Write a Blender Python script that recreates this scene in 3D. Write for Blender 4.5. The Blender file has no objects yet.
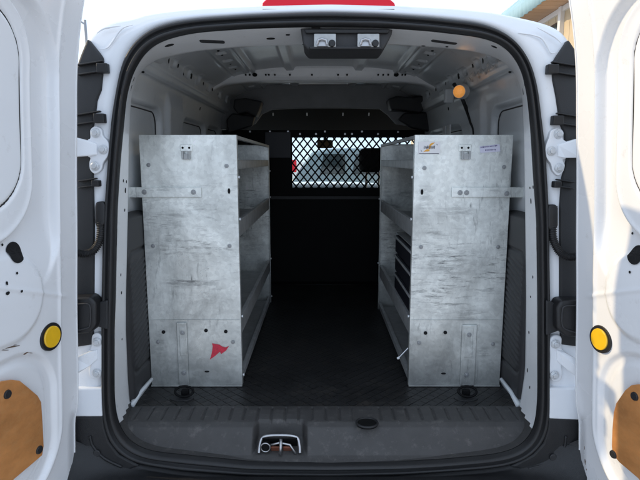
import bpy, bmesh, math, random
import numpy as np
from mathutils import Vector, Matrix
random.seed(7); np.random.seed(7)
S = bpy.context.scene
C = S.collection
R = math.radians

# ------------------------------------------------------------------ camera
CZ = 1.355; F = 0.60; TH = R(8.72); FP = 515.0
cam = bpy.data.cameras.new('camera'); camo = bpy.data.objects.new('camera', cam); C.objects.link(camo)
camo.location = (0, 0, CZ); camo.rotation_euler = (math.pi/2 - TH, 0, 0)
cam.sensor_width = 36; cam.lens = 36*FP/640; cam.clip_start = .02; cam.clip_end = 3000
S.camera = camo
# ------------------------------------------------------------------ sky, sun, exposure
SUN_EL, SUN_AZ = R(24), R(-82.5)       # azimuth from +Y, clockwise positive (towards +X)
w = bpy.data.worlds.new('World'); S.world = w; w.use_nodes = True
nt = w.node_tree; bg = nt.nodes['Background']
sky = nt.nodes.new('ShaderNodeTexSky'); sky.sky_type = 'NISHITA'; sky.sun_disc = False
sky.sun_elevation = SUN_EL; sky.sun_rotation = SUN_AZ
sky.air_density = 1.0; sky.dust_density = 4.0; sky.ozone_density = 1.2
# thin bright cloud over the clear sky
tcw = nt.nodes.new('ShaderNodeTexCoord'); nw = nt.nodes.new('ShaderNodeTexNoise'); nw.inputs['Scale'].default_value = 2.2; nw.inputs['Detail'].default_value = 5
mw = nt.nodes.new('ShaderNodeMapping'); mw.inputs['Scale'].default_value = (1, 1, 3); nt.links.new(tcw.outputs['Generated'], mw.inputs[0]); nt.links.new(mw.outputs[0], nw.inputs['Vector'])
rw = nt.nodes.new('ShaderNodeMapRange'); rw.inputs[1].default_value = .3; rw.inputs[2].default_value = .65; rw.inputs[3].default_value = .78; rw.inputs[4].default_value = 1.0; nt.links.new(nw.outputs[0], rw.inputs[0])
xw = nt.nodes.new('ShaderNodeMix'); xw.data_type = 'RGBA'; nt.links.new(rw.outputs[0], xw.inputs[0]); nt.links.new(sky.outputs[0], xw.inputs[6]); xw.inputs[7].default_value = (4.3, 5.15, 6.4, 1)
nt.links.new(xw.outputs[2], bg.inputs[0]); bg.inputs[1].default_value = 0.15
sd = bpy.data.lights.new('sun', 'SUN'); sd.energy = 1.7; sd.angle = R(0.6); sd.color = (1.0, .79, .50)
so = bpy.data.objects.new('sun', sd); C.objects.link(so)
sv = Vector((math.sin(SUN_AZ)*math.cos(SUN_EL), math.cos(SUN_AZ)*math.cos(SUN_EL), math.sin(SUN_EL)))
so.rotation_euler = sv.to_track_quat('Z', 'Y').to_euler(); so.location = (-6, 0, 6)
S.view_settings.view_transform = 'Standard'; S.view_settings.look = 'None'
S.view_settings.exposure = 0.76; S.view_settings.gamma = 1
S.render.engine = 'CYCLES'
S.cycles.max_bounces = 10; S.cycles.diffuse_bounces = 5

# ------------------------------------------------------------------ helpers
sT, cT = math.sin(TH), math.cos(TH)
def ray(px, py):
    a = (px-320)/FP; b = (240-py)/FP
    return Vector((a, cT+b*sT, -sT+b*cT))
CAM = Vector((0, 0, CZ))
def atY(px, py, Y): r = ray(px, py); return CAM + r*(Y/r.y)
def atX(px, py, X): r = ray(px, py); return CAM + r*(X/r.x)
def atZ(px, py, Z): r = ray(px, py); return CAM + r*((Z-CZ)/r.z)
def ss(a, b, x):
    t = np.clip((x-a)/(b-a), 0, 1); return t*t*(3-2*t)

ORG = {}
def thing(name, label, cat, loc=(0, 0, 0), group=None):
    o = bpy.data.objects.new(name, None); C.objects.link(o); o.location = loc
    o.empty_display_size = .1
    o['label'] = label; o['category'] = cat
    if group: o['group'] = group
    ORG[o] = Vector(loc); return o
def tag(o, label, cat, group=None):
    o['label'] = label; o['category'] = cat
    if group: o['group'] = group
    return o
def mk(name, v, f, mat, parent=None, smooth=False, bevel=0, seg=2, mi=None, auto=None, solid=0, sub=0):
    org = ORG.get(parent, Vector((0, 0, 0))) if parent else Vector((0, 0, 0))
    me = bpy.data.meshes.new(name)
    me.from_pydata([(p[0]-org[0], p[1]-org[1], p[2]-org[2]) for p in v], [], [tuple(q) for q in f])
    mats = mat if isinstance(mat, (list, tuple)) else [mat]
    for m in mats: me.materials.append(m)
    if mi is not None: me.polygons.foreach_set('material_index', mi)
    me.validate(); me.update()
    bm = bmesh.new(); bm.from_mesh(me); bmesh.ops.recalc_face_normals(bm, faces=bm.faces); bm.to_mesh(me); bm.free()
    o = bpy.data.objects.new(name, me); C.objects.link(o)
    if parent is not None: o.parent = parent
    ORG[o] = org
    if solid:
        m = o.modifiers.new('solid', 'SOLIDIFY'); m.thickness = abs(solid); m.offset = -1 if solid > 0 else 1
    if bevel:
        m = o.modifiers.new('bevel', 'BEVEL'); m.width = bevel; m.segments = seg; m.limit_method = 'ANGLE'; m.angle_limit = R(35)
        m.harden_normals = False
    if sub:
        m = o.modifiers.new('sub', 'SUBSURF'); m.levels = sub; m.render_levels = sub
    if smooth:
        me.polygons.foreach_set('use_smooth', [True]*len(me.polygons))
        if auto is not None: me.set_sharp_from_angle(angle=R(auto))
    return o
class MB:
    def __init__(s): s.v = []; s.f = []; s.m = []; s.cuts = []
    def add(s, v, f, m=0):
        n = len(s.v); s.cuts.append((n, len(s.f))); s.v += [tuple(p) for p in v]; s.f += [tuple(i+n for i in q) for q in f]; s.m += [m]*len(f); return s
    def box(s, x0, x1, y0, y1, z0, z1, m=0):
        v = [(x, y, z) for x in (x0, x1) for y in (y0, y1) for z in (z0, z1)]
        return s.add(v, [(0, 1, 3, 2), (4, 6, 7, 5), (0, 4, 5, 1), (2, 3, 7, 6), (0, 2, 6, 4), (1, 5, 7, 3)], m)
    def frame(s, p, ax, ay, az, hx, hy, hz, m=0):   # oriented box
        p, ax, ay, az = map(Vector, (p, ax, ay, az)); v = []
        for i in (-1, 1):
            for j in (-1, 1):
                for k in (-1, 1): v.append(p+ax*i*hx+ay*j*hy+az*k*hz)
        return s.add(v, [(0, 1, 3, 2), (4, 6, 7, 5), (0, 4, 5, 1), (2, 3, 7, 6), (0, 2, 6, 4), (1, 5, 7, 3)], m)
    def cyl(s, p0, p1, r0, r1=None, n=16, m=0, caps=True):
        p0, p1 = Vector(p0), Vector(p1); r1 = r0 if r1 is None else r1
        d = (p1-p0).normalized(); a = d.orthogonal().normalized(); b = d.cross(a)
        v = []
        for (p, r) in ((p0, r0), (p1, r1)):
            for i in range(n):
                t = 2*math.pi*i/n; v.append(p+a*r*math.cos(t)+b*r*math.sin(t))
        f = [(i, (i+1) % n, n+(i+1) % n, n+i) for i in range(n)]
        if caps: f += [tuple(range(n))[::-1], tuple(range(n, 2*n))]
        return s.add(v, f, m)
    def prism(s, pts, off, m=0):                    # polygon of 3-D points extruded by off
        off = Vector(off); n = len(pts); v = [Vector(p) for p in pts]+[Vector(p)+off for p in pts]
        f = [tuple(range(n)), tuple(range(n, 2*n))[::-1]]+[(i, (i+1) % n, n+(i+1) % n, n+i) for i in range(n)]
        return s.add(v, f, m)
    def tube(s, pts, r, n=8, closed=False, m=0, rf=None):
        pts = [Vector(p) for p in pts]; N = len(pts); rings = []
        prev = None
        for i, p in enumerate(pts):
            if closed: d = pts[(i+1) % N]-pts[i-1]
            else: d = pts[min(i+1, N-1)]-pts[max(i-1, 0)]
            d.normalize()
            a = d.orthogonal().normalized() if prev is None else (prev-d*prev.dot(d)).normalized()
            prev = a; b = d.cross(a); rr = rf(i) if rf else r
            rings.append([p+a*rr*math.cos(2*math.pi*k/n)+b*rr*math.sin(2*math.pi*k/n) for k in range(n)])
        v = [q for g in rings for q in g]; f = []
        for i in range(N if closed else N-1):
            j = (i+1) % N
            for k in range(n): f.append((i*n+k, i*n+(k+1) % n, j*n+(k+1) % n, j*n+k))
        if not closed: f += [tuple(range(n))[::-1], tuple(range((N-1)*n, N*n))]
        return s.add(v, f, m)
    def split(s, name, mat, parent=None, per=1, **k):
        # every piece added becomes a part of its own (per = how many adds make one piece)
        out = []; a = s.cuts
        for i in range(0, len(a), per):
            v0, f0 = a[i]; v1, f1 = a[i+per] if i+per < len(a) else (len(s.v), len(s.f))
            out.append(mk(name, s.v[v0:v1], [tuple(q-v0 for q in f) for f in s.f[f0:f1]], mat, parent, **k))
        return out
    def build(s, name, mat, parent=None, **k):
        return mk(name, s.v, s.f, mat, parent, mi=s.m if isinstance(mat, (list, tuple)) else None, **k)
def grid(name, P, mat, parent=None, closedu=False, smooth=True, **k):
    nu, nv = P.shape[:2]; v = [tuple(p) for p in P.reshape(-1, 3)]; f = []
    for i in range(nu if closedu else nu-1):
        a = i*nv; b = ((i+1) % nu)*nv
        for j in range(nv-1): f.append((a+j, b+j, b+j+1, a+j+1))
    return mk(name, v, f, mat, parent, smooth=smooth, **k)
def bez(pts, n=8, closed=False):
    pts = [Vector(p) for p in pts]; N = len(pts); out = []
    for i in range(N if closed else N-1):
        p1, p2 = pts[i], pts[(i+1) % N]
        p0 = pts[i-1] if (closed or i) else p1; p3 = pts[(i+2) % N] if (closed or i+2 < N) else p2
        for k in range(n):
            t = k/n; out.append(.5*((2*p1)+(p2-p0)*t+(2*p0-5*p1+4*p2-p3)*t*t+(3*p1-p0-3*p2+p3)*t**3))
    if not closed: out.append(pts[-1])
    return out

# ------------------------------------------------------------------ materials
def mat(name, col, rough=.5, metal=0, var=0, vscale=8, bump=0, bscale=200, coat=0, spec=.5, rvar=0, dirt=None, stretch=(1, 1, 1), emit=None):
    m = bpy.data.materials.new(name); m.use_nodes = True; n = m.node_tree; L = n.links
    b = n.nodes['Principled BSDF']; b.inputs['Base Color'].default_value = (*col, 1)
    b.inputs['Roughness'].default_value = rough; b.inputs['Metallic'].default_value = metal
    b.inputs['Coat Weight'].default_value = coat; b.inputs['Coat Roughness'].default_value = .08
    b.inputs['Specular IOR Level'].default_value = spec
    tc = n.nodes.new('ShaderNodeTexCoord'); mp = n.nodes.new('ShaderNodeMapping'); mp.inputs['Scale'].default_value = stretch
    L.new(tc.outputs['Object'], mp.inputs[0])
    last = None
    if var or dirt:
        no = n.nodes.new('ShaderNodeTexNoise'); no.inputs['Scale'].default_value = vscale; no.inputs['Detail'].default_value = 6
        no.inputs['Roughness'].default_value = .65; L.new(mp.outputs[0], no.inputs['Vector'])
        cr = n.nodes.new('ShaderNodeValToRGB'); L.new(no.outputs[0], cr.inputs[0])
        cr.color_ramp.elements[0].position = .3; cr.color_ramp.elements[1].position = .7
        cr.color_ramp.elements[0].color = (*[c*(1-var) for c in col], 1); cr.color_ramp.elements[1].color = (*[min(1, c*(1+var)) for c in col], 1)
        last = cr.outputs[0]
    if dirt:
        dcol, dscale, lo, hi, amt = dirt
        n2 = n.nodes.new('ShaderNodeTexNoise'); n2.inputs['Scale'].default_value = dscale; n2.inputs['Detail'].default_value = 9
        n2.inputs['Roughness'].default_value = .75; L.new(mp.outputs[0], n2.inputs['Vector'])
        mr = n.nodes.new('ShaderNodeMapRange'); mr.inputs[1].default_value = lo; mr.inputs[2].default_value = hi; mr.inputs[4].default_value = amt
        L.new(n2.outputs[0], mr.inputs[0])
        mx = n.nodes.new('ShaderNodeMix'); mx.data_type = 'RGBA'; L.new(mr.outputs[0], mx.inputs[0]); L.new(last, mx.inputs[6]); mx.inputs[7].default_value = (*dcol, 1)
        last = mx.outputs[2]
    if last: L.new(last, b.inputs['Base Color'])
    if rvar:
        n3 = n.nodes.new('ShaderNodeTexNoise'); n3.inputs['Scale'].default_value = vscale*1.7; n3.inputs['Detail'].default_value = 5; L.new(mp.outputs[0], n3.inputs['Vector'])
        m3 = n.nodes.new('ShaderNodeMapRange'); m3.inputs[1].default_value = .3; m3.inputs[2].default_value = .7; m3.inputs[3].default_value = max(0, rough-rvar); m3.inputs[4].default_value = rough+rvar
        L.new(n3.outputs[0], m3.inputs[0]); L.new(m3.outputs[0], b.inputs['Roughness'])
    if bump:
        n4 = n.nodes.new('ShaderNodeTexNoise'); n4.inputs['Scale'].default_value = bscale; n4.inputs['Detail'].default_value = 3; L.new(mp.outputs[0], n4.inputs['Vector'])
        bp = n.nodes.new('ShaderNodeBump'); bp.inputs['Strength'].default_value = bump; bp.inputs['Distance'].default_value = .002
        L.new(n4.outputs[0], bp.inputs['Height']); L.new(bp.outputs[0], b.inputs['Normal'])
    if emit: b.inputs['Emission Color'].default_value = (*emit[0], 1); b.inputs['Emission Strength'].default_value = emit[1]
    return m
M = {}
M['paint'] = mat('white_paint', (.80, .81, .83), .3, var=.015, vscale=3, coat=.5, rvar=.09, dirt=((.36, .32, .27), 20, .60, .80, .45))
M['bodyw'] = mat('body_white', (.78, .80, .83), .32, var=.02, vscale=4, coat=.4, rvar=.05, dirt=((.38, .36, .33), 26, .62, .8, .35))
M['inner'] = mat('inner_grey_white', (.58, .605, .62), .38, var=.05, vscale=5, coat=.25, rvar=.08, dirt=((.20, .20, .20), 18, .58, .78, .35))
M['jamb'] = mat('jamb_white', (.80, .81, .82), .36, var=.03, vscale=9, rvar=.06, coat=.3, dirt=((.2, .19, .18), 40, .6, .75, .5))
M['rubber'] = mat('black_rubber', (.010, .010, .011), .5, var=.15, vscale=30, bump=.15, bscale=300)
M['plastic'] = mat('black_plastic', (.014, .0145, .016), .52, var=.12, vscale=20, bump=.35, bscale=900)
M['trim'] = mat('dark_grey_trim', (.030, .030, .032), .55, var=.12, vscale=14, bump=.4, bscale=900)
M['sill'] = mat('grey_sill_plastic', (.050, .0485, .048), .55, var=.16, vscale=14, bump=.5, bscale=800, dirt=((.17, .16, .15), 38, .54, .80, .7))
M['bumper'] = mat('bumper_plastic', (.011, .0115, .013), .5, var=.2, vscale=16, bump=.4, bscale=700, dirt=((.07, .065, .06), 25, .6, .8, .5))
M['black'] = mat('black_void', (.004, .004, .004), .8, spec=.2)
M['hole'] = mat('hole_dark', (.004, .004, .005), .9)
M['steelblk'] = mat('black_steel', (.003, .003, .0035), .7, spec=.2, var=.2, vscale=8)
M['chrome'] = mat('zinc_latch', (.45, .45, .46), .38, 1, var=.1, vscale=40)
M['bolt'] = mat('painted_bolt', (.62, .64, .66), .35, .3, var=.05, vscale=60)
M['yellow'] = mat('yellow_reflector', (.86, .50, .02), .22, coat=.7, var=.05, vscale=60)
M['red'] = mat('red_lens', (.70, .008, .025), .35, spec=.3)
M['redst'] = mat('red_torn_sticker', (.58, .03, .06), .5, var=.25, vscale=80)
M['white_st'] = mat('white_sticker', (.82, .82, .84), .4)
M['lilac'] = mat('pale_lilac_sticker', (.70, .69, .82), .4)
M['ink'] = mat('dark_ink', (.04, .04, .07), .6)
M['inkp'] = mat('purple_ink', (.10, .08, .22), .6)
M['orange'] = mat('orange_print', (.85, .42, .06), .5)
M['fabric'] = mat('black_fabric', (.012, .012, .013), .9, bump=.4, bscale=500)
M['bluebin'] = mat('navy_bin', (.010, .011, .018), .5)
M['tyre'] = mat('tyre_rubber', (.015, .015, .015), .8, bump=.3, bscale=200)
M['rim'] = mat('wheel_silver', (.5, .5, .52), .35, .8)
M['carblue'] = mat('slate_blue_paint', (.20, .27, .31), .25, coat=1)
M['pole'] = mat('pole_grey', (.35, .35, .36), .5, .4)
M['rail'] = mat('shelf_rail_grey', (.42, .43, .43), .45, .3, var=.2, vscale=25)
M['sealant'] = mat('silver_tape', (.50, .50, .50), .35, .3, var=.2, vscale=60, bump=1, bscale=60)
M['headl'] = mat('cab_headliner', (.004, .004, .0045), .95, spec=.1)
M['archg'] = mat('arch_grey', (.20, .205, .21), .6, var=.1, vscale=10)
M['visor'] = mat('mirror_brown', (.10, .065, .03), .5)

def wood():
    m = mat('varnished_hardboard', (.50, .215, .07), .38, var=.25, vscale=10, coat=.25, stretch=(1, 1, 1.6), dirt=((.50, .28, .12), 45, .5, .75, .5)); return m
M['wood'] = wood()
def galv():
    m = bpy.data.materials.new('galvanised_steel'); m.use_nodes = True; n = m.node_tree; L = n.links; b = n.nodes['Principled BSDF']
    geo = n.nodes.new('ShaderNodeNewGeometry'); vs = n.nodes.new('ShaderNodeVectorMath'); vs.operation = 'SUBTRACT'; vs.inputs[1].default_value = (0, 0, F+.004); L.new(geo.outputs['Position'], vs.inputs[0])
    class tc: outputs = {'Object': vs.outputs[0]}
    def noise(sc, st=(1, 1, 1), det=6, ro=.6, off=(0, 0, 0), dist=0, rot=(0, 0, 0)):
        mp = n.nodes.new('ShaderNodeMapping'); mp.inputs['Scale'].default_value = st; mp.inputs['Location'].default_value = off; mp.inputs['Rotation'].default_value = rot
        L.new(tc.outputs['Object'], mp.inputs[0])
        t = n.nodes.new('ShaderNodeTexNoise'); t.inputs['Scale'].default_value = sc; t.inputs['Detail'].default_value = det; t.inputs['Roughness'].default_value = ro; t.inputs['Distortion'].default_value = dist
        L.new(mp.outputs[0], t.inputs['Vector']); return t.outputs[0]
    def rng(x, a, b_, c, d):
        r = n.nodes.new('ShaderNodeMapRange'); r.inputs[1].default_value = a; r.inputs[2].default_value = b_; r.inputs[3].default_value = c; r.inputs[4].default_value = d; L.new(x, r.inputs[0]); return r.outputs[0]
    def mul(x, y, op='MULTIPLY'):
        q = n.nodes.new('ShaderNodeMath'); q.operation = op; L.new(x, q.inputs[0])
        if isinstance(y, float): q.inputs[1].default_value = y
        else: L.new(y, q.inputs[1])
        q.use_clamp = True; return q.outputs[0]
    vo = n.nodes.new('ShaderNodeTexVoronoi'); vo.inputs['Scale'].default_value = 95
    wr = n.nodes.new('ShaderNodeMapping'); L.new(tc.outputs['Object'], wr.inputs[0]); L.new(wr.outputs[0], vo.inputs['Vector'])
    sp = n.nodes.new('ShaderNodeSeparateColor'); L.new(vo.outputs['Color'], sp.inputs[0])
    sxyz = n.nodes.new('ShaderNodeSeparateXYZ'); L.new(tc.outputs['Object'], sxyz.inputs[0])
    base = rng(noise(4.5, (1, 1, .8), 8, .66, dist=.7), .33, .67, .52, 1.0)
    span = rng(sp.outputs[0], 0, 1, .91, 1.07)
    low = rng(sxyz.outputs[2], 0.0, .30, .52, 1.0)            # panels get darker towards the bottom
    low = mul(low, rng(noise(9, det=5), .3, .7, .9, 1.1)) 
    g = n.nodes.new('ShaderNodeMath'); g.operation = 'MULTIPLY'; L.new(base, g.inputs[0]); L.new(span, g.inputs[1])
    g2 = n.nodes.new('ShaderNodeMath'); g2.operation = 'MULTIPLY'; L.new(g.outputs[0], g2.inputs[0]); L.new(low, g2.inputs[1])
    # scuffs: short, mostly level strokes in patches, plus a few slanting rubs
    s1 = rng(noise(13, (1.0, 1, 6), 9, .78, (3, 0, 1), .25), .525, .65, 0, 1)
    patch = rng(noise(3.6, (1, 1, 1), 3, .5, (5, 0, 2)), .44, .60, 0, 1)
    zb = mul(rng(sxyz.outputs[2], .16, .34, 0, 1), rng(sxyz.outputs[2], .56, .74, 1, .15))
    s1 = mul(mul(s1, patch), zb)
    s2 = rng(noise(13, (5, 1, .9), 7, .7, (8, 0, 4), .7, (0, R(28), 0)), .56, .72, 0, .8)
    s2 = mul(s2, rng(noise(4.1, (1, 1, 1), 3, .5, (1, 0, 9)), .44, .58, 0, 1))
    s3 = rng(noise(30, (1, 1, 3), 6, .8, (2, 0, 7), .3), .66, .74, 0, .8)
    sc = mul(mul(s1, s2, 'MAXIMUM'), s3, 'MAXIMUM')
    strokes = rng(noise(24, (.5, 1, 4), 9, .8, (6, 0, 3), .4), .42, .56, 0, 1)
    blot = rng(noise(7, (1, 1, 2.2), 5, .7, (2, 0, 5), .6), .36, .52, .1, 1)
    for (ex, ey, hw_, hh_, k_) in ((189, 283, 30, 6, .95), (172, 214, 20, 5, .5), (205, 300, 34, 9, .35), (433, 233, 13, 5, .9), (447, 262, 34, 22, .55), (455, 212, 30, 7, .5), (470, 315, 26, 8, .55), (425, 205, 9, 26, .4), (484, 352, 9, 7, .7), (160, 345, 8, 18, .4)):
        c0 = atY(ex, ey, 1.645); mp = n.nodes.new('ShaderNodeMapping'); mp.vector_type = 'POINT'
        kx, kz = 1/(hw_/515*1.66), 1/(hh_/515*1.66); mp.inputs['Scale'].default_value = (kx, 0, kz); mp.inputs['Location'].default_value = (-c0.x*kx, 0, -(c0.z-F-.004)*kz)
        L.new(tc.outputs['Object'], mp.inputs[0]); ln = n.nodes.new('ShaderNodeVectorMath'); ln.operation = 'LENGTH'; L.new(mp.outputs[0], ln.inputs[0])
        msk = mul(rng(ln.outputs['Value'], .35, 1.1, k_, 0), mul(strokes, blot)); sc = mul(sc, msk, 'MAXIMUM')
    cb = n.nodes.new('ShaderNodeCombineColor')
    L.new(g2.outputs[0], cb.inputs[0]); L.new(mul(g2.outputs[0], 1.0), cb.inputs[1]); L.new(g2.outputs[0], cb.inputs[2])
    tint = n.nodes.new('ShaderNodeMix'); tint.data_type = 'RGBA'; tint.blend_type = 'MULTIPLY'; tint.inputs[0].default_value = 1
    L.new(cb.outputs[0], tint.inputs[6]); tint.inputs[7].default_value = (.955, .985, .955, 1)
    mx = n.nodes.new('ShaderNodeMix'); mx.data_type = 'RGBA'; L.new(mul(sc, .9), mx.inputs[0]); L.new(tint.outputs[2], mx.inputs[6]); mx.inputs[7].default_value = (.08, .085, .09, 1)
    L.new(mx.outputs[2], b.inputs['Base Color'])
    b.inputs['Metallic'].default_value = .45
    L.new(rng(noise(6, det=6), .3, .7, .26, .52), b.inputs['Roughness'])
    bp = n.nodes.new('ShaderNodeBump'); bp.inputs['Strength'].default_value = .6; bp.inputs['Distance'].default_value = .006
    L.new(noise(5, det=4), bp.inputs['Height']); L.new(bp.outputs[0], b.inputs['Normal'])
    return m
M['galv'] = galv()
def matmat():
    m = mat('diamond_vinyl_mat', (.022, .022, .0225), .42, var=.3, vscale=6, dirt=((.075, .065, .055), 14, .52, .8, .6)); n = m.node_tree; L = n.links; b = n.nodes['Principled BSDF']
    tc = n.nodes.new('ShaderNodeTexCoord'); sx = n.nodes.new('ShaderNodeSeparateXYZ'); L.new(tc.outputs['Object'], sx.inputs[0])
    def line(sgn):
        a = n.nodes.new('ShaderNodeMath'); a.operation = 'MULTIPLY_ADD'; L.new(sx.outputs[0], a.inputs[0]); a.inputs[1].default_value = sgn; L.new(sx.outputs[1], a.inputs[2])
        m1 = n.nodes.new('ShaderNodeMath'); m1.operation = 'MULTIPLY'; L.new(a.outputs[0], m1.inputs[0]); m1.inputs[1].default_value = 24
        fr = n.nodes.new('ShaderNodeMath'); fr.operation = 'PINGPONG'; L.new(m1.outputs[0], fr.inputs[0]); fr.inputs[1].default_value = .5
        r = n.nodes.new('ShaderNodeMapRange'); r.inputs[1].default_value = .0; r.inputs[2].default_value = .07; r.inputs[3].default_value = 1; r.inputs[4].default_value = 0; L.new(fr.outputs[0], r.inputs[0]); return r.outputs[0]
    mxm = n.nodes.new('ShaderNodeMath'); mxm.operation = 'MAXIMUM'; L.new(line(1), mxm.inputs[0]); L.new(line(-1), mxm.inputs[1])
    bp = n.nodes.new('ShaderNodeBump'); bp.inputs['Strength'].default_value = 1; bp.inputs['Distance'].default_value = .004; L.new(mxm.outputs[0], bp.inputs['Height']); L.new(bp.outputs[0], b.inputs['Normal'])
    return m
M['mat'] = matmat(); M['mat'].node_tree.nodes['Principled BSDF'].inputs['Specular IOR Level'].default_value = .3; M['rivet'] = mat('dull_rivet', (.34, .35, .36), .4, .5)
def glassm(name, tint, k=.12):
    m = bpy.data.materials.new(name); m.use_nodes = True; n = m.node_tree; L = n.links; n.nodes.remove(n.nodes['Principled BSDF'])
    t = n.nodes.new('ShaderNodeBsdfTransparent'); t.inputs[0].default_value = (*tint, 1); g = n.nodes.new('ShaderNodeBsdfGlossy'); g.inputs['Roughness'].default_value = .02
    x = n.nodes.new('ShaderNodeMixShader'); fr = n.nodes.new('ShaderNodeLayerWeight'); fr.inputs[0].default_value = .5; pw_ = n.nodes.new('ShaderNodeMath'); pw_.operation = 'POWER'; pw_.inputs[1].default_value = 5; L.new(fr.outputs[1], pw_.inputs[0]); ma = n.nodes.new('ShaderNodeMath'); ma.operation = 'MULTIPLY_ADD'; ma.inputs[1].default_value = .9; ma.inputs[2].default_value = .05; L.new(pw_.outputs[0], ma.inputs[0])
    L.new(ma.outputs[0], x.inputs[0]); L.new(t.outputs[0], x.inputs[1]); L.new(g.outputs[0], x.inputs[2]); L.new(x.outputs[0], n.nodes['Material Output'].inputs[0]); return m
M['glass'] = glassm('clear_glass', (.85, .92, .90)); M['darkglass'] = glassm('tinted_glass', (.12, .16, .17))
M['carglass'] = mat('car_window_dark', (.02, .03, .035), .06, coat=1)
def siding(name, col, axis, pitch, groove=.25, **kw):
    m = mat(name, col, **kw); n = m.node_tree; L = n.links; b = n.nodes['Principled BSDF']
    tc = n.nodes.new('ShaderNodeTexCoord'); sx = n.nodes.new('ShaderNodeSeparateXYZ'); L.new(tc.outputs['Object'], sx.inputs[0])
    m1 = n.nodes.new('ShaderNodeMath'); m1.operation = 'MULTIPLY'; L.new(sx.outputs[axis], m1.inputs[0]); m1.inputs[1].default_value = 1/pitch
    fl = n.nodes.new('ShaderNodeMath'); fl.operation = 'FLOOR'; L.new(m1.outputs[0], fl.inputs[0])
    wn = n.nodes.new('ShaderNodeTexWhiteNoise'); wn.noise_dimensions = '1D'; L.new(fl.outputs[0], wn.inputs['W'])
    r = n.nodes.new('ShaderNodeMapRange'); r.inputs[3].default_value = 1-groove; r.inputs[4].default_value = 1; L.new(wn.outputs[0], r.inputs[0])
    src = b.inputs['Base Color'].links[0].from_socket if b.inputs['Base Color'].links else None
    x = n.nodes.new('ShaderNodeMix'); x.data_type = 'RGBA'; x.blend_type = 'MULTIPLY'; x.inputs[0].default_value = 1
    if src: L.new(src, x.inputs[6])
    else: x.inputs[6].default_value = (*col, 1)
    L.new(r.outputs[0], x.inputs[7]); L.new(x.outputs[2], b.inputs['Base Color']); return m
M['tan'] = siding('tan_siding', (.62, .50, .33), 1, .2, .15, rough=.6, var=.08, vscale=3)
M['soffit'] = siding('tan_soffit', (.58, .38, .24), 1, .15, .2, rough=.6, var=.08, vscale=3)
M['bluemetal'] = mat('pale_blue_metal', (.30, .46, .52), .4, var=.05, vscale=2)
M['whitetrim'] = mat('white_trim', (.75, .75, .74), .5)
M['ground'] = mat('concrete_ground', (.46, .45, .44), .85, var=.2, vscale=.8, bump=.6, bscale=40, dirt=((.12, .11, .10), 3, .5, .75, .6))

# ================================================================== THE SETTING
g = mk('ground', [(-600, -600, 0), (600, -600, 0), (600, 600, 0), (-600, 600, 0)], [(0, 1, 2, 3)], M['ground']); g['kind'] = 'structure'

# building along the right
bl = thing('building', 'building with tan board walls and pale blue metal eave behind the van, upper right', 'building', (2.95, 1, 0))
YB0, YB1, XB = 1.2, 17.0, 2.95
mb = MB()
n = int((YB1-YB0)/.2)
for i in range(n):
    y = YB0+i*.2; mb.box(XB, XB+.2, y+.004, y+.196, 0, 3.2); mb.box(XB+.012, XB+.2, y-.004, y+.004, 0, 3.2)
mb.build('wall', M['tan'], bl)
mb = MB()
for i in range(int((YB1-YB0+.4)/.15)):
    y = YB0-.2+i*.15; mb.box(XB-.34, XB+.1, y+.003, y+.147, 3.205, 3.23); mb.box(XB-.34, XB+.1, y-.003, y+.003, 3.211, 3.23)
mb.build('soffit', M['soffit'], bl)
# corrugated blue fascia / roof sheet
ny = 400; P = np.zeros((ny, 6, 3))
ys = np.linspace(YB0-.2, YB1+.2, ny)
for i, y in enumerate(ys):
    c = .012*np.clip(np.sin(y*2*math.pi/.13)*1.6, -1, 1)
    for j, (x, z) in enumerate([(XB-.36, 3.18), (XB-.36, 3.34), (XB-.33, 3.40), (XB-.1, 3.62), (XB+1.2, 4.1), (XB+4, 5.2)]):
        P[i, j] = (x+(c if j < 3 else 0), y, z+(c if j >= 2 else 0))
grid('metal_roof', P, M['bluemetal'], bl, solid=.01)
mb = MB(); mb.box(XB-.05, XB, 6.55, 6.62, 0, 3.2); mb.box(XB-.03, XB, YB0, YB1, 3.14, 3.2)
mb.build('trim_board', M['whitetrim'], bl)
mb = MB(); mb.box(XB-.02, XB+.02, 6.7, 7.9, 1.6, 3.05); mb.build('window', M['carglass'], bl)

# lamp post far to the left
lp = thing('lamp_post', 'thin grey lamp post with a short arm against the sky, upper left', 'lamp post', (0, 0, 0))
pb = atY(86, 40, 22); pt = atY(85, 20, 22); ORG[lp] = Vector((pb.x, 22, 0)); lp.location = (pb.x, 22, 0)
mb = MB(); mb.cyl((pb.x, 22, 0), (pt.x, 22, pt.z), .09, .05); mb.build('pole', M['pole'], lp, smooth=True)
a0 = atY(86, 25, 22); a1 = atY(77, 21.5, 22)
mb = MB(); mb.tube([a0, (a0+a1)/2+Vector((0, 0, .05)), a1], .035); mb.build('arm', M['pole'], lp)
mb = MB(); mb.frame(a1+Vector((-.2, 0, .03)), (1, 0, 0), (0, 1, 0), (0, 0, 1), .25, .1, .05); mb.build('lamp_head', M['pole'], lp, bevel=.03)

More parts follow.
